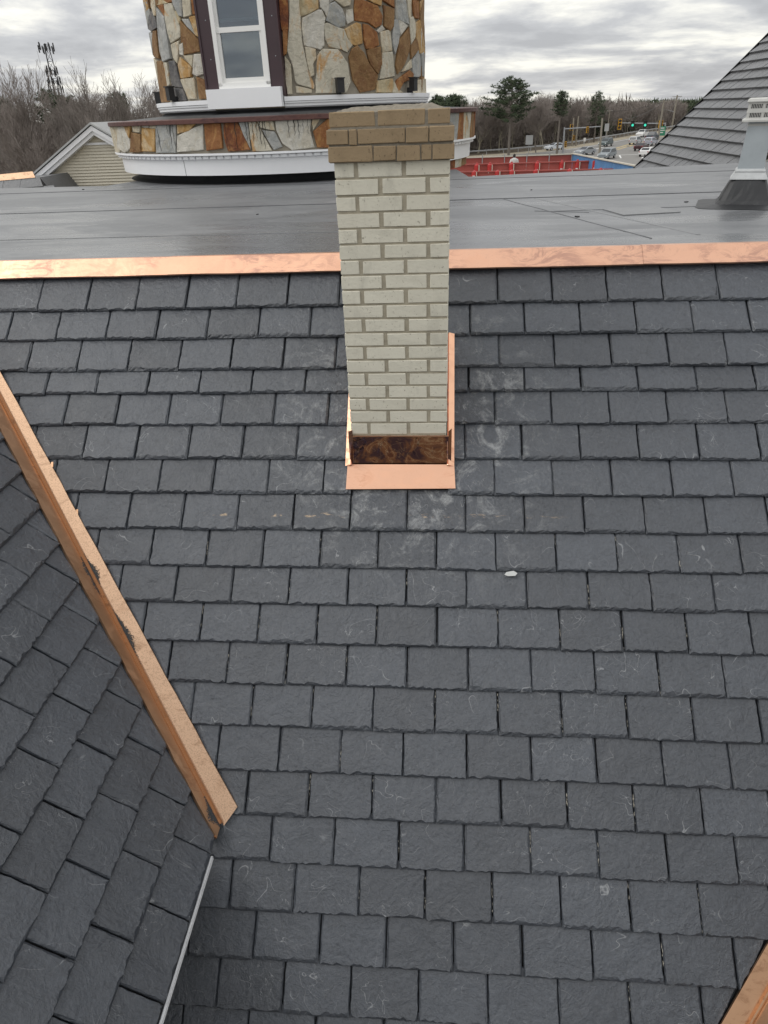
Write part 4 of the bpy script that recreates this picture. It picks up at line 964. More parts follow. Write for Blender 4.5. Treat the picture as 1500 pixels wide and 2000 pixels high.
mb = MB(); mb.prism([A_+Vector((0, 0.02, -0.09)), B_+Vector((0.1, 0.02, -0.09)), B_+Vector((0.9, 0.02, -1.3)), A_+Vector((0, 0.02, -1.3))], (0, 1.5, 0)); mb.build('deck', 'slate_far', hp)

# storey below the flat roof, so that the roofs stand on a building
bd = thing('building_body', (-4, 6, -9.2), 'cream walls of the building below the roofs', 'building')
mb = MB(); mb.box((-13.9, 4.6, -9.2), (4.2, 9.7, ZF-0.13)); mb.build('wall', 'siding', bd)
mb = MB(); mb.box((-3.0, 0.2, -9.2), (3.2, 4.55, -5.2)); mb.build('wall', 'siding', bd)
# ------------------------------------------------------------------ ground and road
ZG = -9.2
M['earth'] = plain('leaf_litter_ground', (0.115, 0.095, 0.072), 0.95, 0.35, 0.35, spec=0.2)
M['asphalt'] = plain('asphalt', (0.22, 0.212, 0.20), 0.85, 0.14, 0.3, spec=0.3)
M['verge'] = plain('dry_verge', (0.33, 0.29, 0.22), 0.95, 0.25, 0.4, spec=0.2)
M['road_white'] = plain('road_paint_white', (0.68, 0.68, 0.66), 0.8, 0.15, 2)
M['road_yellow'] = plain('road_paint_yellow', (0.50, 0.37, 0.15), 0.8, 0.25, 2)
M['steel'] = plain('grey_steel', (0.34, 0.35, 0.36), 0.5, 0.15, 3, metal=0.3)
M['wood_pole'] = plain('weathered_pole', (0.26, 0.235, 0.19), 0.9, 0.25, 3)
M['yellow'] = plain('signal_yellow', (0.55, 0.30, 0.02), 0.5, 0.1)
M['redsteel'] = plain('red_primer', (0.30, 0.062, 0.05), 0.6, 0.35, 1.3)
M['redbright'] = plain('red_gloss', (0.40, 0.028, 0.028), 0.4, 0.2, 4)
M['blue'] = plain('blue_paint', (0.075, 0.20, 0.40), 0.6, 0.35, 1.6)
M['concrete'] = plain('concrete', (0.42, 0.40, 0.35), 0.9, 0.15, 2)
def sheet_g(name, pts, z, mat, kind='structure', parent=None):
    mb = MB(); mb.add([(x, y, z) for x, y in pts], [tuple(range(len(pts)))]); o = mb.build(name, mat, parent)
    if kind: o['kind'] = kind
    return o
sheet_g('ground', [(-1200, -300), (1200, -300), (1200, 1600), (-1200, 1600)], ZG-0.01, 'earth')
RAIL = [(-60, 128), (-30, 146), (-8, 159), (4, 166), (15.6, 172.5), (25, 182.3), (33.4, 194.7), (46.6, 220), (60.4, 245.3), (78.4, 275.7), (110, 330), (160, 410)]
sheet_g('verge', [(-60, 126)]+[(x, y) for x, y in RAIL[1:]]+[(215, 410), (150, 300), (105, 225), (72, 165), (60, 110), (-60, 100)], ZG+0.0, 'verge')
road = sheet_g('road', [(-60, 118), (-30, 137), (-6, 152), (8, 161), (20, 169), (29, 179.5), (37, 192), (50, 217), (63.6, 242.5), (82, 273), (113, 327), (163, 407), (205, 407), (140, 300), (96, 226), (62, 165), (52, 118), (-60, 104)], ZG+0.008, 'asphalt')
def mark(name, pts, wd, mat):
    for a, b in zip(pts[:-1], pts[1:]):
        d = Vector((b[0]-a[0], b[1]-a[1], 0)); n_ = Vector((-d.y, d.x, 0)).normalized()*wd/2
        mb = MB(); z = ZG+0.014; mb.add([(a[0]-n_.x, a[1]-n_.y, z), (b[0]-n_.x, b[1]-n_.y, z), (b[0]+n_.x, b[1]+n_.y, z), (a[0]+n_.x, a[1]+n_.y, z)], [(0, 1, 2, 3)])
        mb.build(name, mat, road)
mark('centre_line', [(36.4, 169.8), (48.4, 197.6)], 0.5, 'road_yellow'); mark('centre_line', [(38.0, 170.2), (49.8, 197.2), (60, 220), (78, 255)], 0.45, 'road_yellow')
mark('hatch_line', [(42, 180), (44.4, 183)], 0.5, 'road_yellow'); mark('hatch_line', [(45, 187), (47.6, 190)], 0.5, 'road_yellow')
mark('edge_line', [(24, 172.5), (30.5, 180), (38.5, 192.4), (51.5, 216.8), (65, 242)], 0.3, 'road_white')
mark('edge_line', [(26.6, 157.8), (33, 172), (40, 188)], 0.35, 'road_white')
mark('lane_line', [(33, 143.9), (34.5, 152)], 0.3, 'road_white'); mark('lane_line', [(36.3, 142), (39.5, 152)], 0.3, 'road_white'); mark('lane_line', [(48, 168), (60, 195), (80, 235)], 0.3, 'road_white')
mark('stop_line', [(33, 152.5), (44, 153)], 0.5, 'road_white'); mark('edge_line', [(-30, 138.6), (-6, 153.6), (8, 162.6), (20, 170.6)], 0.25, 'road_white')
# guard rail
gr = thing('guard_rail', (25, 182.3, ZG), 'long grey guard rail between the road and the bare wood', 'guard rail')
for a, b in zip(RAIL[:-1], RAIL[1:]):
    A_, B_ = Vector((a[0], a[1], 0)), Vector((b[0], b[1], 0)); n_ = Vector((-(B_-A_).y, (B_-A_).x, 0)).normalized()
    mb = MB()
    prof = [(0.0, 0.95), (0.07, 0.88), (0.0, 0.80), (0.07, 0.72), (0.0, 0.65)]
    for (o0, z0), (o1, z1) in zip(prof[:-1], prof[1:]): mb.add([A_+n_*-o0+Vector((0, 0, ZG+z0)), B_+n_*-o0+Vector((0, 0, ZG+z0)), B_+n_*-o1+Vector((0, 0, ZG+z1)), A_+n_*-o1+Vector((0, 0, ZG+z1))], [(0, 1, 2, 3)])
    mb.build('rail', 'steel', gr, fix=False)
    K = int((B_-A_).length/4)
    for i in range(K):
        p = A_.lerp(B_, (i+0.5)/K)+n_*0.1; mb = MB(); mb.box((p.x-0.07, p.y-0.07, ZG), (p.x+0.07, p.y+0.07, ZG+0.9)); mb.build('post', 'steel', gr)

# ------------------------------------------------------------------ vehicles
M['tyre'] = plain('tyre', (0.012, 0.012, 0.012), 0.8); M['carglass'] = plain('car_glass', (0.02, 0.025, 0.03), 0.08, 0.1)
M['lampred'] = plain('tail_lamp', (0.35, 0.01, 0.01), 0.3); M['lampwhite'] = plain('head_lamp', (0.8, 0.8, 0.78), 0.2); M['rim'] = plain('wheel_rim', (0.4, 0.4, 0.42), 0.35, metal=0.6)
def car(name, label, loc, heading, paint, kind='sedan'):
    """front towards local +x; half profile lofted over five cross sections across the width"""
    c = thing(name, (0, 0, 0), label, {'pickup': 'pickup'}.get(kind, 'car'), 'vehicles on the road')
    pm = NT('paint_'+name+str(len(bpy.data.materials))); pm = pm.out(paint, 0.3, 0.25, None, 0.6); 
    if kind == 'pickup': Lh, W, H, prof = 2.85, 1.0, 1.9, [(-2.85, 0.5), (-2.85, 1.15), (-1.0, 1.18), (-0.95, 1.15), (-0.6, 1.88), (0.75, 1.90), (1.35, 1.25), (2.6, 1.12), (2.85, 0.95), (2.85, 0.45)]
    elif kind == 'suv': Lh, W, H, prof = 2.35, 0.95, 1.72, [(-2.35, 0.5), (-2.35, 1.0), (-2.1, 1.62), (-1.7, 1.72), (0.2, 1.70), (1.0, 1.15), (2.1, 0.98), (2.35, 0.8), (2.35, 0.4)]
    else: Lh, W, H, prof = 2.35, 0.91, 1.46, [(-2.35, 0.45), (-2.33, 0.95), (-1.75, 1.02), (-1.0, 1.44), (0.15, 1.46), (1.05, 1.0), (2.1, 0.86), (2.35, 0.68), (2.35, 0.38)]
    mb = MB(); secs = []
    for yy in (-1, -0.92, 0.92, 1):
        fl = abs(yy) == 1; ring_ = []
        for x, z in prof:
            zz = z-0.04 if fl else z; tuck = 0.14*max(0, (z-1.0))/0.7
            ring_.append((x*(0.985 if fl else 1), yy*W*(1-tuck), zz))
        secs.append(ring_)
    n = len(prof)
    for r_ in secs: mb.v += r_
    for i in range(3):
        for j in range(n): mb.f.append((i*n+j, i*n+(j+1) % n, (i+1)*n+(j+1) % n, (i+1)*n+j))
    mb.f.append(tuple(range(n))); mb.f.append(tuple(3*n+j for j in range(n))[::-1])
    mb.build('body', pm, c)
    zt = H-0.1; zb_ = 1.02 if kind != 'pickup' else 1.22
    if kind == 'sedan': sw_ = [(-1.45, zb_), (0.85, zb_), (0.12, zt), (-0.95, zt)]; fw = ((0.98, 1.03), (0.20, 1.43)); rw = ((-1.62, 1.08), (-1.03, 1.42))
    elif kind == 'suv': sw_ = [(-2.0, 1.1), (0.85, 1.1), (0.15, zt), (-1.75, zt)]; fw = ((0.95, 1.19), (0.25, 1.66)); rw = ((-2.33, 1.10), (-2.12, 1.58))
    else: sw_ = [(-0.75, zb_), (1.1, zb_), (0.68, zt), (-0.55, zt)]; fw = ((1.27, 1.33), (0.80, 1.84)); rw = ((-0.90, 1.25), (-0.64, 1.80))
    for sg in (-1, 1):
        mb = MB(); y = lambda z: sg*(W*(1-0.14*max(0, z-1.0)/0.7)+0.004); mb.prism([(x, y(z), z) for x, z in sw_], (0, sg*0.008, 0)); mb.build('side_window', 'carglass', c)
    for (xa, za), (xb, zb2) in (fw, rw):
        dx = 0.02 if xa > 0 else -0.02; mb = MB(); mb.prism([(xa+dx, -W*0.80, za), (xa+dx, W*0.80, za), (xb+dx, W*0.72, zb2), (xb+dx, -W*0.72, zb2)], (dx*0.5, 0, 0.01)); mb.build('windscreen', 'carglass', c)
    wx = Lh-0.92
    for sx in (-1, 1):
        for sy in (-1, 1):
            rw_ = 0.40 if kind == 'pickup' else 0.34
            mb = MB(); mb.tube([(sx*wx, sy*(W-0.2), rw_), (sx*wx, sy*(W+0.015), rw_)], rw_, 16); wh = mb.build('wheel', 'tyre', c)
            mb = MB(); mb.tube([(sx*wx, sy*(W+0.012), rw_), (sx*wx, sy*(W+0.03), rw_)], rw_*0.62, 12); mb.build('rim', 'rim', wh)
    for sy in (-1, 1):
        mb = MB(); mb.box((Lh-0.12, sy*W*0.86-0.2, 0.66), (Lh+0.012, sy*W*0.86+0.06 if sy < 0 else sy*W*0.86+0.06, 0.80)); mb.build('headlight', 'lampwhite', c)
        mb = MB(); mb.box((-Lh-0.014, sy*W*0.86-0.12, 0.78), (-Lh+0.1, sy*W*0.86+0.06, 0.94)); mb.build('tail_light', 'lampred', c)
        mb = MB(); mb.box((0.85, sy*(W+0.02)-0.08, 1.02), (1.0, sy*(W+0.02)+0.08, 1.15)); mb.build('mirror', pm, c)
    mb = MB(); mb.box((-Lh-0.03, -W*0.9, 0.42), (-Lh+0.1, W*0.9, 0.6)); mb.build('bumper', pm, c); mb = MB(); mb.box((Lh-0.1, -W*0.9, 0.36), (Lh+0.03, W*0.9, 0.54)); mb.build('bumper', pm, c)
    c.location = (loc[0], loc[1], ZG+0.008); c.rotation_euler = (0, 0, heading)
    return c
ax = math.atan2(103, 62.8)                                  # road direction, away from here
SIL, WHT, DRK, MAR, GRY = (0.42, 0.43, 0.44), (0.75, 0.75, 0.74), (0.035, 0.04, 0.045), (0.06, 0.022, 0.026), (0.30, 0.32, 0.34)
car('parked_car', 'pale silver sedan crossing along the guard rail by the bare wood', (25.5, 176.5), R(205), (0.62, 0.66, 0.70), 'sedan')
car('oncoming_car', 'dark green-grey car coming towards the junction by the guard rail', (38.5, 185), ax+math.pi, (0.10, 0.13, 0.135), 'suv')
car('waiting_car', 'grey car waiting at the junction behind the pale wooden pole', (30.4, 143.9), ax+math.pi, (0.24, 0.27, 0.29), 'suv')
car('waiting_car', 'dull grey car behind the red steelwork, half hidden', (28.7, 156.5), ax+math.pi*0.9, (0.33, 0.35, 0.37), 'sedan')
car('departing_car', 'silver hatchback driving away beside the yellow centre line', (46.2, 188.7), ax, SIL, 'suv')
car('departing_car', 'silver car driving away behind the maroon one', (48.0, 182.0), ax, (0.36, 0.37, 0.42), 'suv')
car('departing_pickup', 'dark blue-grey pickup driving away beside the green road sign', (54.4, 205.9), ax, (0.05, 0.06, 0.075), 'pickup')
car('oncoming_pickup', 'white pickup coming down the middle of the road', (57.0, 226.0), ax+math.pi, WHT, 'pickup')
car('departing_car', 'dark maroon car driving away in the middle lane', (41.6, 164.3), ax, MAR, 'sedan')
car('departing_car', 'white car at the kerb, partly hidden by the slate roof', (38.4, 147.0), ax, WHT, 'sedan')

# ------------------------------------------------------------------ signals, poles and signs
def lamp_mat(n, c, e):
    t = NT(n); t.out(c, 0.3); t.b.inputs['Emission Color'].default_value = c+(1,); t.b.inputs['Emission Strength'].default_value = e; return t.m
M['green_on'] = lamp_mat('green_signal_lit', (0.05, 0.70, 0.48), 0.7); M['off_lens'] = plain('unlit_lens', (0.03, 0.02, 0.015), 0.3)
def signal(parent, c, mat, lit=None, wd=0.55, h=1.6):
    mb = MB(); mb.box((c[0]-wd/2, c[1]-0.18, c[2]-h/2), (c[0]+wd/2, c[1]+0.18, c[2]+h/2)); hd = mb.build('signal_head', mat, parent)
    for i in range(3):
        z = c[2]+(1-i)*h*0.31; mb = MB(); mb.tube([(c[0], c[1]-0.19, z), (c[0], c[1]-0.205, z)], wd*0.36, 12); mb.build('lens', 'green_on' if lit == i else 'off_lens', hd)
        mb = MB(); mb.lathe([(wd*0.40, -0.19), (wd*0.40, -0.42)], (0, 0), -100, 100, 8)
        mb.v = [(c[0]+x, c[1]+zz, z-y) for x, y, zz in mb.v]; mb.build('visor', mat, hd, fix=False)
A_ = thing('signal_mast', (24.9, 160.6, ZG), 'grey signal mast with one yellow signal on its arm, by the red steelwork', 'traffic signal', 'traffic signals at the junction')
mb = MB(); mb.tube([(24.9, 160.6, ZG), (24.8, 160.6, -4.3)], [0.22, 0.16], 10); mb.build('pole', 'steel', A_)
mb = MB(); mb.tube([(24.8, 160.6, -4.6), (32.2, 160.6, -4.4)], [0.12, 0.08], 8); mb.build('arm', 'steel', A_)
signal(A_, (29.4, 160.5, -4.9), 'yellow', None, 0.42, 1.15); signal(A_, (25.3, 160.5, -7.4), 'yellow', None, 0.4, 1.1)
B_ = thing('signal_mast', (63.6, 227.6, ZG), 'signal mast over the road with two lit green lights and a green sign', 'traffic signal', 'traffic signals at the junction')
mb = MB(); mb.tube([(63.6, 227.6, ZG), (63.3, 227.6, -5.9)], [0.26, 0.2], 10); mb.build('pole', 'steel', B_)
mb = MB(); mb.tube([(63.3, 227.6, -6.15), (50.9, 227.6, -5.55)], [0.16, 0.11], 8); mb.build('arm', 'steel', B_)
signal(B_, (50.6, 227.5, -5.85), 'yellow', None, 1.0, 2.7); signal(B_, (54.2, 227.5, -6.2), 'black', 1, 0.95, 2.2); signal(B_, (57.7, 227.5, -6.3), 'black', 1, 0.95, 2.2)
signal(B_, (62.0, 227.3, -6.3), 'yellow', None, 1.1, 2.0)
M['green_sign'] = plain('green_sign', (0.02, 0.20, 0.11), 0.5, 0.1)
mb = MB(); mb.box((61.6, 226.6, -9.05), (63.4, 226.66, -6.75)); sg_ = mb.build('road_sign', 'green_sign', B_)
for zz, wq in ((-7.2, 1.2), (-7.75, 1.35), (-8.3, 1.0)):
    mb = MB(); mb.box((61.8, 226.57, zz-0.11), (61.8+wq, 226.595, zz+0.11)); mb.build('sign_text_bar', 'road_white', sg_)
def pole(base, top, r, label, mat='wood_pole', arms=(), name='utility_pole', grp='poles along the road'):
    t = thing(name, (base[0], base[1], ZG), label, 'pole', grp); tp = Vector((top[0], base[1], top[1])); b = Vector((base[0], base[1], ZG))
    mb = MB(); mb.tube([b, tp], [r, r*0.7], 8); mb.build('shaft', mat, t)
    for zz, ln in arms:
        mb = MB(); mb.box((tp.x-ln/2, base[1]-0.06, tp.z-zz-0.07), (tp.x+ln/2, base[1]+0.06, tp.z-zz+0.07)); mb.build('crossarm', mat, t)
        for q in (-0.45, -0.2, 0.2, 0.45):
            mb = MB(); mb.tube([(tp.x+q*ln, base[1], tp.z-zz+0.07), (tp.x+q*ln, base[1], tp.z-zz+0.24)], 0.06, 6); mb.build('insulator', 'steel', t)
    return t
pole((29.7, 147.3), (29.5, -2.7), 0.22, 'pale wooden pole standing in front of the waiting grey car')
pole((31.6, 190.5), (31.4, -3.2), 0.22, 'yellowish wooden pole, near one of the pair beside the guard rail'); signal(bpy.data.objects['utility_pole.001'], (31.0, 190.2, -5.2), 'yellow', None, 0.7, 1.3); signal(bpy.data.objects['utility_pole.001'], (31.8, 190.2, -7.4), 'yellow', None, 0.5, 1.1)
pole((32.6, 191.2), (32.6, -2.9), 0.20, 'grey wooden pole paired with the yellowish one beside the guard rail')
pole((47.2, 227.3), (47.4, -2.3), 0.20, 'slim grey pole at the guard rail, left of the lit signals', arms=((0.2, 1.6),))
pole((70.0, 280.4), (69.9, -2.2), 0.26, 'grey pole far along the road behind the green signals')
pole((57.2, 210.0), (57.2, -0.3), 0.26, 'tall pole beside the green road sign', arms=((0.35, 2.4),))
p_ = pole((81.8, 285.2), (82.0, 0.9), 0.36, 'tallest grey pole near the slate roof edge with street lamp arm', arms=((0.5, 3.2), (1.6, 3.0)))
mb = MB(); mb.tube([(82.0, 285.2, -4.2), (79.0, 285.2, -3.4), (77.3, 285.2, -3.4)], [0.12, 0.1, 0.08], 6); mb.build('lamp_arm', 'steel', p_); mb = MB(); mb.box((76.2, 285.0, -3.55), (77.6, 285.4, -3.3)); mb.build('lamp_head', 'steel', p_)
def wire(a, b, sag, label):
    mb = MB(); pts = []
    for i in range(17):
        t = i/16; p = Vector(a).lerp(Vector(b), t); p.z -= sag*4*t*(1-t); pts.append(p)
    mb.tube(pts, 0.035, 4); tag(mb.build('overhead_wire', 'black'), label, 'wire', 'overhead wires')
wire((57.2, 210, -0.6), (29.5, 147.3, -3.0), 1.4, 'wire from the pale wooden pole to the pole beside the green sign'); wire((82, 285.2, 0.4), (57.2, 210, -0.7), 1.6, 'wire from the tallest pole to the pole beside the green sign')
wire((82, 285.2, -0.8), (57.2, 210, -2.0), 2.2, 'lower wire from the tallest pole to the pole beside the green sign'); wire((82, 285.2, 0.3), (150, 330, 2.0), 1.0, 'wire leading from the tallest pole over the slate roof')
wire((47.4, 227.3, -2.6), (32.6, 191.2, -3.1), 0.8, 'wire between the paired poles and the slim pole at the rail'); wire((57.2, 210, -0.7), (47.4, 227.3, -2.6), 0.5, 'short wire to the slim pole at the rail')
def signboard(x, y, z0, z1, wd, mat, label):
    s = thing('sign_board', (x, y, ZG), label, 'sign'); mb = MB(); mb.tube([(x, y, ZG), (x, y, z1)], 0.06, 6); mb.build('post', 'steel', s)
    mb = MB(); mb.box((x-wd/2, y-0.1, z0), (x+wd/2, y-0.07, z1)); mb.build('panel', mat, s)
M['sign_grey'] = plain('sign_back', (0.42, 0.43, 0.43), 0.5, 0.08)
signboard(18.9, 169.8, -8.1+0.5, -5.8, 1.55, 'sign_grey', 'blank grey sign panel standing before the guard rail'); signboard(42.2, 204, -6.7, -5.0, 1.1, 'sign_grey', 'narrow grey sign panel between pale pole and guard rail')
signboard(35.0, 193.4, -8.4, -7.6, 0.55, 'road_white', 'tiny white sign post at the guard rail by the paired poles')

# ------------------------------------------------------------------ red and blue steelwork on the neighbouring site
dk = thing('site_deck', (8, 54, ZG), 'concrete deck under the red steelwork beyond the flat roof', 'building')
mb = MB(); mb.box((-6, 46, ZG), (14.5, 64, -5.0)); mb.build('deck_block', 'concrete', dk)
def wall_run(a, b, z0, z1, label, posts, mat='redsteel', capm=None, grp='red steel walls'):
    A_, B_ = Vector((a[0], a[1], 0)), Vector((b[0], b[1], 0)); t = (B_-A_).normalized(); n_ = Vector((t.y, -t.x, 0))
    w_ = thing('steel_wall', (a[0], a[1], -5.0), label, 'steel wall', grp); up = Vector((0, 0, 1))
    ln = (B_-A_).length; K = max(1, int(ln/1.55))
    for i in range(K):
        p, q = A_+t*(ln*i/K+0.012), A_+t*(ln*(i+1)/K-0.012)
        mb = MB(); mb.prism([p+up*z0, q+up*z0, q+up*z1, p+up*z1], n_*-0.06); mb.build('panel', mat, w_)
    mb = MB(); mb.prism([A_+up*(z1-0.005)+n_*0.10, B_+up*(z1-0.005)+n_*0.10, B_+up*(z1-0.005)-n_*0.10, A_+up*(z1-0.005)-n_*0.10], up*0.07); mb.build('top_flange', capm or mat, w_)
    if posts:
        for i in range(K+1):
            p = A_+t*(ln*i/K); mb = MB(); mb.prism([p+t*-0.03+up*z0+n_*0.07, p+t*0.03+up*z0+n_*0.07, p+t*0.03+up*(z1+0.22)+n_*0.07, p-t*0.03+up*(z1+0.22)+n_*0.07], n_*0.05); mb.build('stiffener', 'steel' if capm else mat, w_)
    return w_
M['capgrey'] = plain('pale_flange', (0.50, 0.47, 0.40), 0.8, 0.2)
wall_run((-2, 60), (10.0, 60), -5.0, -3.46, 'long dull red steel wall with pale top edge facing the flat roof', True, capm='capgrey')
wall_run((-2, 56.5), (11.0, 55.6), -5.0, -3.70, 'lower red steel wall in the middle of the site', False)
wall_run((-2, 52.5), (11.75, 50.2), -5.0, -3.86, 'lowest dark red beam next to the flat roof edge', False)
wall_run((10.05, 60), (11.6, 45.8), -5.0, -3.42, 'blue steel side wall slanting down behind the red beams', False, mat='blue', capm='capgrey', grp=None)
mb = MB(); mb.box((-2, 53.2, -4.98), (10.5, 55.9, -4.93)); mb.build('walk_boards', 'capgrey', dk)
def jack(x, y, z0, h, label):
    j = thing('red_jack', (x, y, z0), label, 'jack', 'red jacks on the steelwork'); r = 0.19
    mb = MB(); mb.tube([(x, y, z0), (x, y, z0+h*0.8)], r, 12); mb.build('barrel', 'redbright', j)
    mb = MB(); mb.tube([(x, y, z0+h*0.8), (x, y, z0+h*0.86), (x, y, z0+h)], [r*0.8, r*0.5, r*0.35], 10); mb.build('head', 'redbright', j)
    mb = MB(); mb.box((x+r*0.62, y-r-0.02, z0+0.03), (x+r*0.9, y-r*0.4, z0+h*0.8)); mb.build('rod', 'capgrey', j)
    mb = MB(); mb.box((x-r*0.62, y-r-0.012, z0+h*0.08), (x+r*0.2, y-r*0.8, z0+h*0.28)); mb.build('label_plate', 'road_white', j)
for px_, lab in ((2.55, 'beside the turret'), (3.5, 'second from the turret'), (5.05, 'next to the person in grey'), (6.9, 'by the end of the middle wall stiffeners'), (8.65, 'where the blue wall begins'), (9.75, 'in front of the blue wall')):
    jack(px_, 55.75, -4.30, 0.76, 'tall red jack on the middle red wall, '+lab)
jack(10.75, 54.4, -4.20, 0.76, 'leaning red jack close against the blue wall')
for px_, lab in ((2.2, 'beside the turret'), (3.75, 'second from the turret'), (4.7, 'below the person in grey'), (6.25, 'beside the white bundle'), (8.4, 'under the start of the blue wall'), (10.35, 'in front of the blue wall'), (11.45, 'at the end of the blue wall')):
    jack(px_, 52.0-px_*0.16, -4.16, 0.42, 'short red jack on the lowest beam, '+lab)
mb = MB(); rr = random.Random(4)
for i in range(7): mb.tube([(5.9+rr.uniform(-.3, .3), 56.2, -4.02+rr.uniform(-.08, .1)), (6.3+rr.uniform(-.3, .4), 56.2, -3.95+rr.uniform(-.1, .1))], 0.045, 5)
tag(mb.build('strap_bundle', 'white'), 'small bundle of white straps hung on the middle red wall', 'bundle')

# ------------------------------------------------------------------ person on the site
def person(x, y, zf, label):
    root = thing('person', (x, y, zf), label, 'person')
    V_ = [(0, 0, .92), (0, -.02, 1.12), (0, -.05, 1.34), (0, -.10, 1.47), (0, -.15, 1.56), (0, -.17, 1.66),
          (.17, -.07, 1.40), (.26, -.02, 1.14), (.22, -.22, .98), (.18, -.32, .96), (-.17, -.07, 1.40), (-.26, -.02, 1.14), (-.22, -.22, .98), (-.18, -.32, .96),
          (.10, 0, .86), (.11, -.02, .48), (.11, .03, .08), (.12, -.13, .04), (-.10, 0, .86), (-.11, -.02, .48), (-.11, .03, .08), (-.12, -.13, .04)]
    E_ = [(0, 1), (1, 2), (2, 3), (3, 4), (4, 5), (2, 6), (6, 7), (7, 8), (8, 9), (2, 10), (10, 11), (11, 12), (12, 13), (0, 14), (14, 15), (15, 16), (16, 17), (0, 18), (18, 19), (19, 20), (20, 21)]
    Rd = [.15, .14, .15, .06, .085, .075, .075, .055, .042, .035, .075, .055, .042, .035, .10, .075, .05, .04, .10, .075, .05, .04]
    me = bpy.data.meshes.new('body'); me.from_pydata(V_, E_, []); o = bpy.data.objects.new('body', me); col.objects.link(o); o.parent = root
    me.materials.append(plain('dark_jeans_and_skin', (0.05, 0.06, 0.08), 0.8))
    o.modifiers.new('skin', 'SKIN'); ly = me.skin_vertices[0].data
    for i, r in enumerate(Rd): ly[i].radius = (r, r)
    ly[0].use_root = True; o.modifiers.new('sub', 'SUBSURF').levels = 1
    mb = MB(); prof = [(.215, .78), (.225, .90), (.20, 1.10), (.235, 1.34), (.20, 1.44), (.10, 1.50), (.06, 1.52)]
    mb.lathe(prof, (0, -0.04), 0, 360, 18); mb.v = [(a*1.15, b*0.85-max(0, c-1.0)*0.08, c) for a, b, c in mb.v]
    for sg in (-1, 1): mb.tube([(sg*.19, -.09, 1.40), (sg*.29, -.03, 1.13), (sg*.24, -.22, .98)], [.095, .08, .065], 8)
    h = mb.build('hooded_jacket', plain('pale_grey_jacket', (0.52, 0.52, 0.50), 0.9, 0.1), None, smooth=True); h.parent = root
    mb = MB(); mb.lathe([(.0, 1.775), (.06, 1.765), (.098, 1.70), (.10, 1.62), (.075, 1.56)], (0, -.155), 0, 360, 12); hr = mb.build('hair', plain('dark_hair', (0.02, 0.016, 0.013), 0.7), None, smooth=True); hr.parent = root
    root.rotation_euler = (0, 0, math.pi)
    return root
person(5.4, 57.6, -4.93, 'person in a pale grey hooded jacket with dark hair standing among the red steel walls')

# ------------------------------------------------------------------ trees
def bark(name, c): return plain(name, c, 0.9, 0.25, 1.5, spec=0.15)
M['bark'] = bark('grey_bark', (0.17, 0.15, 0.13)); M['bark_pale'] = bark('pale_bark', (0.30, 0.275, 0.21)); M['twig'] = bark('brown_twigs', (0.24, 0.21, 0.19)); M['twig_g'] = bark('grey_twigs', (0.225, 0.20, 0.18))
M['needle'] = NT('pine_needles'); tq = M['needle']; M['needle'] = tq.out(tq.mix(tq.step(tq.noise(0.9, 4), 0.3, 0.7), (0.040, 0.058, 0.034), (0.095, 0.12, 0.068)), 0.8, 0, None, 0.2)
def bare_tree(seed, H, spread, up, dens, twig):
    """trunk and crown meshes of a leafless tree, height H, at the origin"""
    r_ = random.Random(seed); tk, cw_ = MB(), MB()
    def grow(p, d, ln, rad, lvl):
        pts, rs_ = [p], [rad]; k = 3 if lvl < 3 else 2
        for i in range(k):
            d = (d+Vector((r_.gauss(0, .13), r_.gauss(0, .13), r_.gauss(0.02, .08)+up*0.05*(lvl > 0)))).normalized()
            p = p+d*ln/k; pts.append(p); rs_.append(max(rad*(1-0.55*(i+1)/k), 0.011))
        (tk if lvl < 2 else cw_).tube(pts, rs_, 6 if lvl == 0 else (4 if lvl < 3 else 3), cap=False)
        if lvl >= 5: return
        nb = [6, 5, 5, 4, 3][lvl]+(dens if lvl >= 2 else 0)
        for i in range(nb):
            t = r_.uniform(0.30 if lvl else 0.42, 1.0); j = min(int(t*k), k-1); q = pts[j].lerp(pts[j+1], t*k-j); rr_ = rs_[j]*0.62
            a = d.orthogonal().normalized(); a.rotate(Matrix.Rotation(r_.uniform(0, 6.283), 3, d)); ang = r_.uniform(0.35, 0.85)*spread
            nd = (d*math.cos(ang)+a*math.sin(ang)+Vector((0, 0, up*0.22))).normalized()
            grow(q, nd, ln*r_.uniform(0.5, 0.72), max(rr_, 0.013), lvl+1)
        if lvl < 4: grow(p, d, ln*0.66, rs_[-1], lvl+1)
    grow(Vector((0, 0, 0)), Vector((0, 0, 1)), H*0.42, H*0.013, 0)
    zt = max(v[2] for v in cw_.v); s = H/zt
    for mb_ in (tk, cw_): mb_.v = [(x*s, y*s, z*s) for x, y, z in mb_.v]
    root = bpy.data.objects.new('bare_tree', None); col.objects.link(root)
    a = tk.build('trunk', 'bark_pale' if seed % 3 == 0 else 'bark', None, origin=(0, 0, 0), fix=False); a.parent = root
    b = cw_.build('crown', twig, None, origin=(0, 0, 0), fix=False); b.parent = root
    return root
PROTO = [bare_tree(s, 13.0, sp, up, dn, tw) for s, sp, up, dn, tw in ((1, 0.95, 0.8, 0, 'twig'), (2, 0.8, 1.2, 0, 'twig_g'), (3, 1.05, 0.6, 0, 'twig'), (5, 0.7, 1.5, 0, 'twig_g'), (6, 1.1, 0.9, 0, 'twig'))]
used = [False]*len(PROTO)
def plant(k, x, y, h, rz, label, grp, fat=1.0):
    o = PROTO[k] if not used[k] else copy_tree(PROTO[k]); used[k] = True
    o.location = (x, y, ZG); s = h/13.0; o.scale = (s*fat, s*fat, s); o.rotation_euler = (0, 0, rz); tag(o, label, 'tree', grp); return o
rt = random.Random(17)
LT = 'leafless brown tree in the wood behind the gabled house'
spots = []
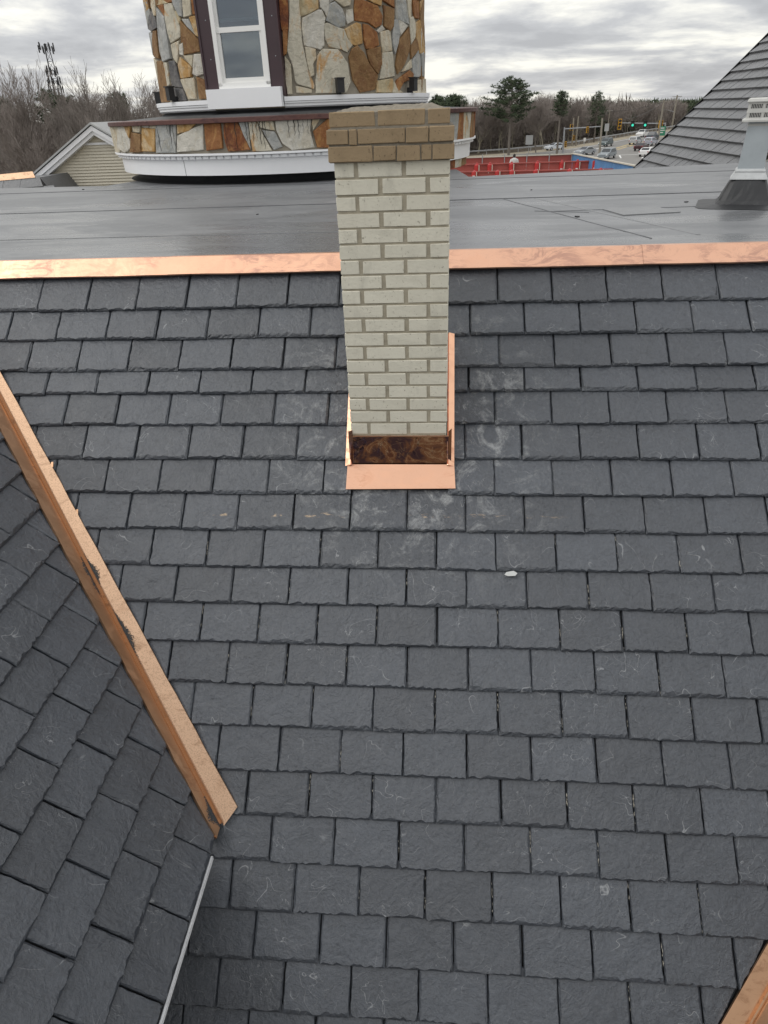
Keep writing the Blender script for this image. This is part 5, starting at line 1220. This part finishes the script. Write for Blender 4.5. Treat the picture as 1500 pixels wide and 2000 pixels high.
for x, y, h, k in ((-30.6, 55, 13.6, 0), (-27.6, 60, 12.4, 3), (-25.2, 55, 13.0, 1), (-23.2, 58, 12.6, 2), (-21.0, 56, 11.8, 4), (-19.2, 60, 11.8, 1), (-17.6, 56, 10.9, 3), (-33.5, 58, 13.2, 4)):
    plant(k, x, y, h, rt.uniform(0, 6), LT, 'trees behind the gabled house', 0.85)
for i in range(46):
    y = 44+rt.random()**0.8*44; az = rt.uniform(-0.60, -0.235); x = math.tan(az)*y
    hmax = 9.0+y*0.045
    plant(rt.randrange(5), x, y, hmax*rt.uniform(0.82, 1.06), rt.uniform(0, 6), LT, 'trees behind the gabled house', rt.uniform(0.7, 0.95))
def px2az(px): return math.atan((px-896)/1537.0)
RT = 'leafless brown tree in the wood behind the guard rail'
for i in range(64):
    px_ = 885+(1330-885)*(i+rt.random())/64; az = px2az(px_); t_ = math.tan(az)
    # distance of the rail along this bearing, then a little beyond it
    best = 170
    for a, b in zip(RAIL[:-1], RAIL[1:]):
        den = (b[0]-a[0])-t_*(b[1]-a[1])
        if abs(den) < 1e-6: continue
        u_ = (t_*a[1]-a[0])/den
        if 0 <= u_ <= 1: best = a[1]+u_*(b[1]-a[1])
    y = best+rt.uniform(4, 45); x = t_*y
    top = 1.7+rt.uniform(-1.3, 1.5)-max(0, px_-1120)*0.016
    plant(rt.randrange(5), x, y, 9.2+top, rt.uniform(0, 6), RT, 'trees behind the guard rail', rt.uniform(0.75, 1.1))
plant(0, 20.5, 170, 11.2, 1.1, 'pale fan-shaped bare tree between the two pines', 'trees behind the guard rail', 1.25); plant(2, 24, 186, 11.4, 2.1, RT, 'trees behind the guard rail', 1.1)
plant(3, 3.2, 115, 10.6, 1.0, 'slender bare tree showing just above the turret ledge', 'trees behind the guard rail', 0.8)

def pine(x, y, H, wd, seed, label, skirt=0.3, grp='pines', dens=1.0):
    r_ = random.Random(seed); root = thing('pine_tree', (x, y, ZG), label, 'tree', grp); b0 = Vector((x, y, ZG))
    tk = MB(); tk.tube([b0, b0+Vector((0, 0, H*0.5)), b0+Vector((0.2, 0, H*0.97))], [H*0.022, H*0.015, 0.05], 7); lf = MB()
    for i in range(84):
        t = skirt+(1-skirt)*(i/84)**0.9; z = H*t; env = math.sin(math.pi*min(1, (1.02-t)/(1-skirt)*0.62+0.06))
        ln = wd*0.5*env*r_.uniform(0.55, 1.12)+0.2; a = i*2.4+r_.uniform(-.5, .5)
        p = b0+Vector((0, 0, z)); q = p+Vector((math.cos(a)*ln, math.sin(a)*ln, ln*r_.uniform(0.05, 0.30)))
        tk.tube([p, p.lerp(q, 0.5)+Vector((0, 0, -0.05*ln)), q], [0.07, 0.05, 0.02], 4, cap=False)
        for c_ in range(int((6+ln*5)*dens)):
            u_ = r_.uniform(0.35, 1.05); c = p.lerp(q, u_)+Vector((r_.gauss(0, .22), r_.gauss(0, .22), r_.gauss(0.1, .14)))
            for _ in range(13):
                d = Vector((r_.gauss(0, 1), r_.gauss(0, 1), r_.gauss(0.35, .7))).normalized(); s = d.orthogonal().normalized()*0.045; e = c+d*r_.uniform(0.22, 0.5)
                lf.add([c-s, c+s, e], [(0, 1, 2)])
    tk.build('trunk', 'bark', root, fix=False); lf.build('crown', 'needle', root, fix=False)
    return root
pine(14.0, 163, 13.5, 10.5, 1, 'large broad green pine rising above the bare wood', 0.44); pine(23.6, 160, 10.9, 3.2, 2, 'slim green pine beside the fan-shaped bare tree', 0.62, dens=0.4); pine(39.5, 205, 11.0, 5.2, 3, 'conical pine behind the poles at the junction', 0.35, dens=0.38)
pine(48.0, 236, 6.2, 6, 4, 'low dark evergreen behind the guard rail near the slim pole', 0.05); pine(61.5, 262, 5.4, 4, 5, 'small dark evergreen beside the lit signals', 0.05)
pine(-0.6, 118, 10.4, 5, 6, 'ragged pine top just showing over the chimney cap', 0.5); pine(2.0, 122, 10.5, 4, 7, 'thin ragged pine above the turret ledge', 0.6)
for i, (x, y, H) in enumerate(((-52, 90, 11.9), (-48, 94, 12.4), (-45, 92, 11.6), (-40, 95, 11.8))): pine(x, y, H, 6.5, 20+i, 'dark pine standing behind the bare trees below the antenna mast', 0.2, 'dark pines below the antenna mast')
# far tree belt and brushwood: one mass each
def belt(name, label, x0, x1, yf, h0, h1, cnt, mat, seed, wdt=0.05, ln=2.4):
    r_ = random.Random(seed); mb = MB()
    for _ in range(cnt):
        x = r_.uniform(x0, x1); y = yf(x)+r_.uniform(0, 22); z = ZG+r_.random()**0.75*(h0+(h1-h0)*(0.5+0.5*mnoise.noise(Vector((x*0.11, y*0.05, seed)))))
        d = Vector((r_.gauss(0, .45), r_.gauss(0, .45), r_.uniform(0.3, 1))).normalized()*r_.uniform(0.4, 1)*ln; s = Vector((r_.uniform(-1, 1), r_.uniform(-1, 1), 0)).normalized()*wdt
        p = Vector((x, y, z)); mb.add([p-s, p+s, p+d], [(0, 1, 2)])
    o = mb.build(name, mat, None, fix=False); tag(o, label, 'woodland', kind='stuff')
belt('brushwood', 'dense brown brushwood filling the wood behind the gabled house', -62, -10, lambda x: 62-0.1*x, 4.5, 8.2, 42000, 'twig', 1, 0.045, 2.2)
belt('brushwood', 'dense brown brushwood along the guard rail', -12, 95, lambda x: 158+max(0, x)*1.55+(8 if x > 0 else 0), 4.5, 9.0, 60000, 'twig', 2, 0.09, 2.8)
belt('far_tree_belt', 'dark far belt of trees along the horizon beyond the road', 40, 330, lambda x: 335+0.1*x, 6.2, 9.4, 30000, 'needle', 3, 0.35, 2.2)
belt('far_tree_belt', 'brown far belt of trees behind the turret', -330, 60, lambda x: 250, 7.5, 10.5, 26000, 'twig_g', 4, 0.22, 3.0)

# antenna mast behind the wood
am = thing('antenna_mast', (-109.8, 220, ZG), 'lattice antenna mast with clustered panel antennas above the bare trees', 'mast')
mc = Vector((-109.8, 220, ZG)); HM = 28.2
legs = [Vector((math.cos(a)*1, math.sin(a)*1, 0)) for a in (0.4, 0.4+2.094, 0.4+4.189)]
wd_ = lambda t: 2.2*(1-t)+0.7*t
for q in legs: mb = MB(); mb.tube([mc+q*wd_(0), mc+q*wd_(1)+Vector((0, 0, HM))], 0.11, 5); mb.build('leg', 'black', am)
for i in range(14):
    mb = MB()
    for j in range(3):
        t0, t1 = i/14, (i+1)/14; mb.tube([mc+legs[j]*wd_(t0)+Vector((0, 0, HM*t0)), mc+legs[(j+1) % 3]*wd_(t1)+Vector((0, 0, HM*t1))], 0.05, 4); mb.tube([mc+legs[j]*wd_(t1)+Vector((0, 0, HM*t1)), mc+legs[(j+1) % 3]*wd_(t1)+Vector((0, 0, HM*t1))], 0.05, 4)
    mb.build('brace', 'black', am)
for z, n_, rad in ((HM-0.8, 14, 2.0), (HM-6.2, 9, 1.5), (HM-8.6, 9, 1.7), (HM-10.6, 6, 1.9)):
    for i in range(n_):
        a = i*6.283/n_+0.2; p = mc+Vector((math.cos(a)*rad, math.sin(a)*rad, z)); mb = MB(); mb.box((p.x-0.12, p.y-0.12, p.z-0.95+0.5*math.sin(i*2.3)), (p.x+0.12, p.y+0.12, p.z+0.75+0.5*math.sin(i*2.3))); mb.build('antenna_panel', 'black', am)
    mb = MB()
    for i in range(12): a, b = i*6.283/12, (i+1)*6.283/12; mb.tube([mc+Vector((math.cos(a)*rad, math.sin(a)*rad, z)), mc+Vector((math.cos(b)*rad, math.sin(b)*rad, z))], 0.06, 4)
    mb.build('antenna_ring', 'steel', am)
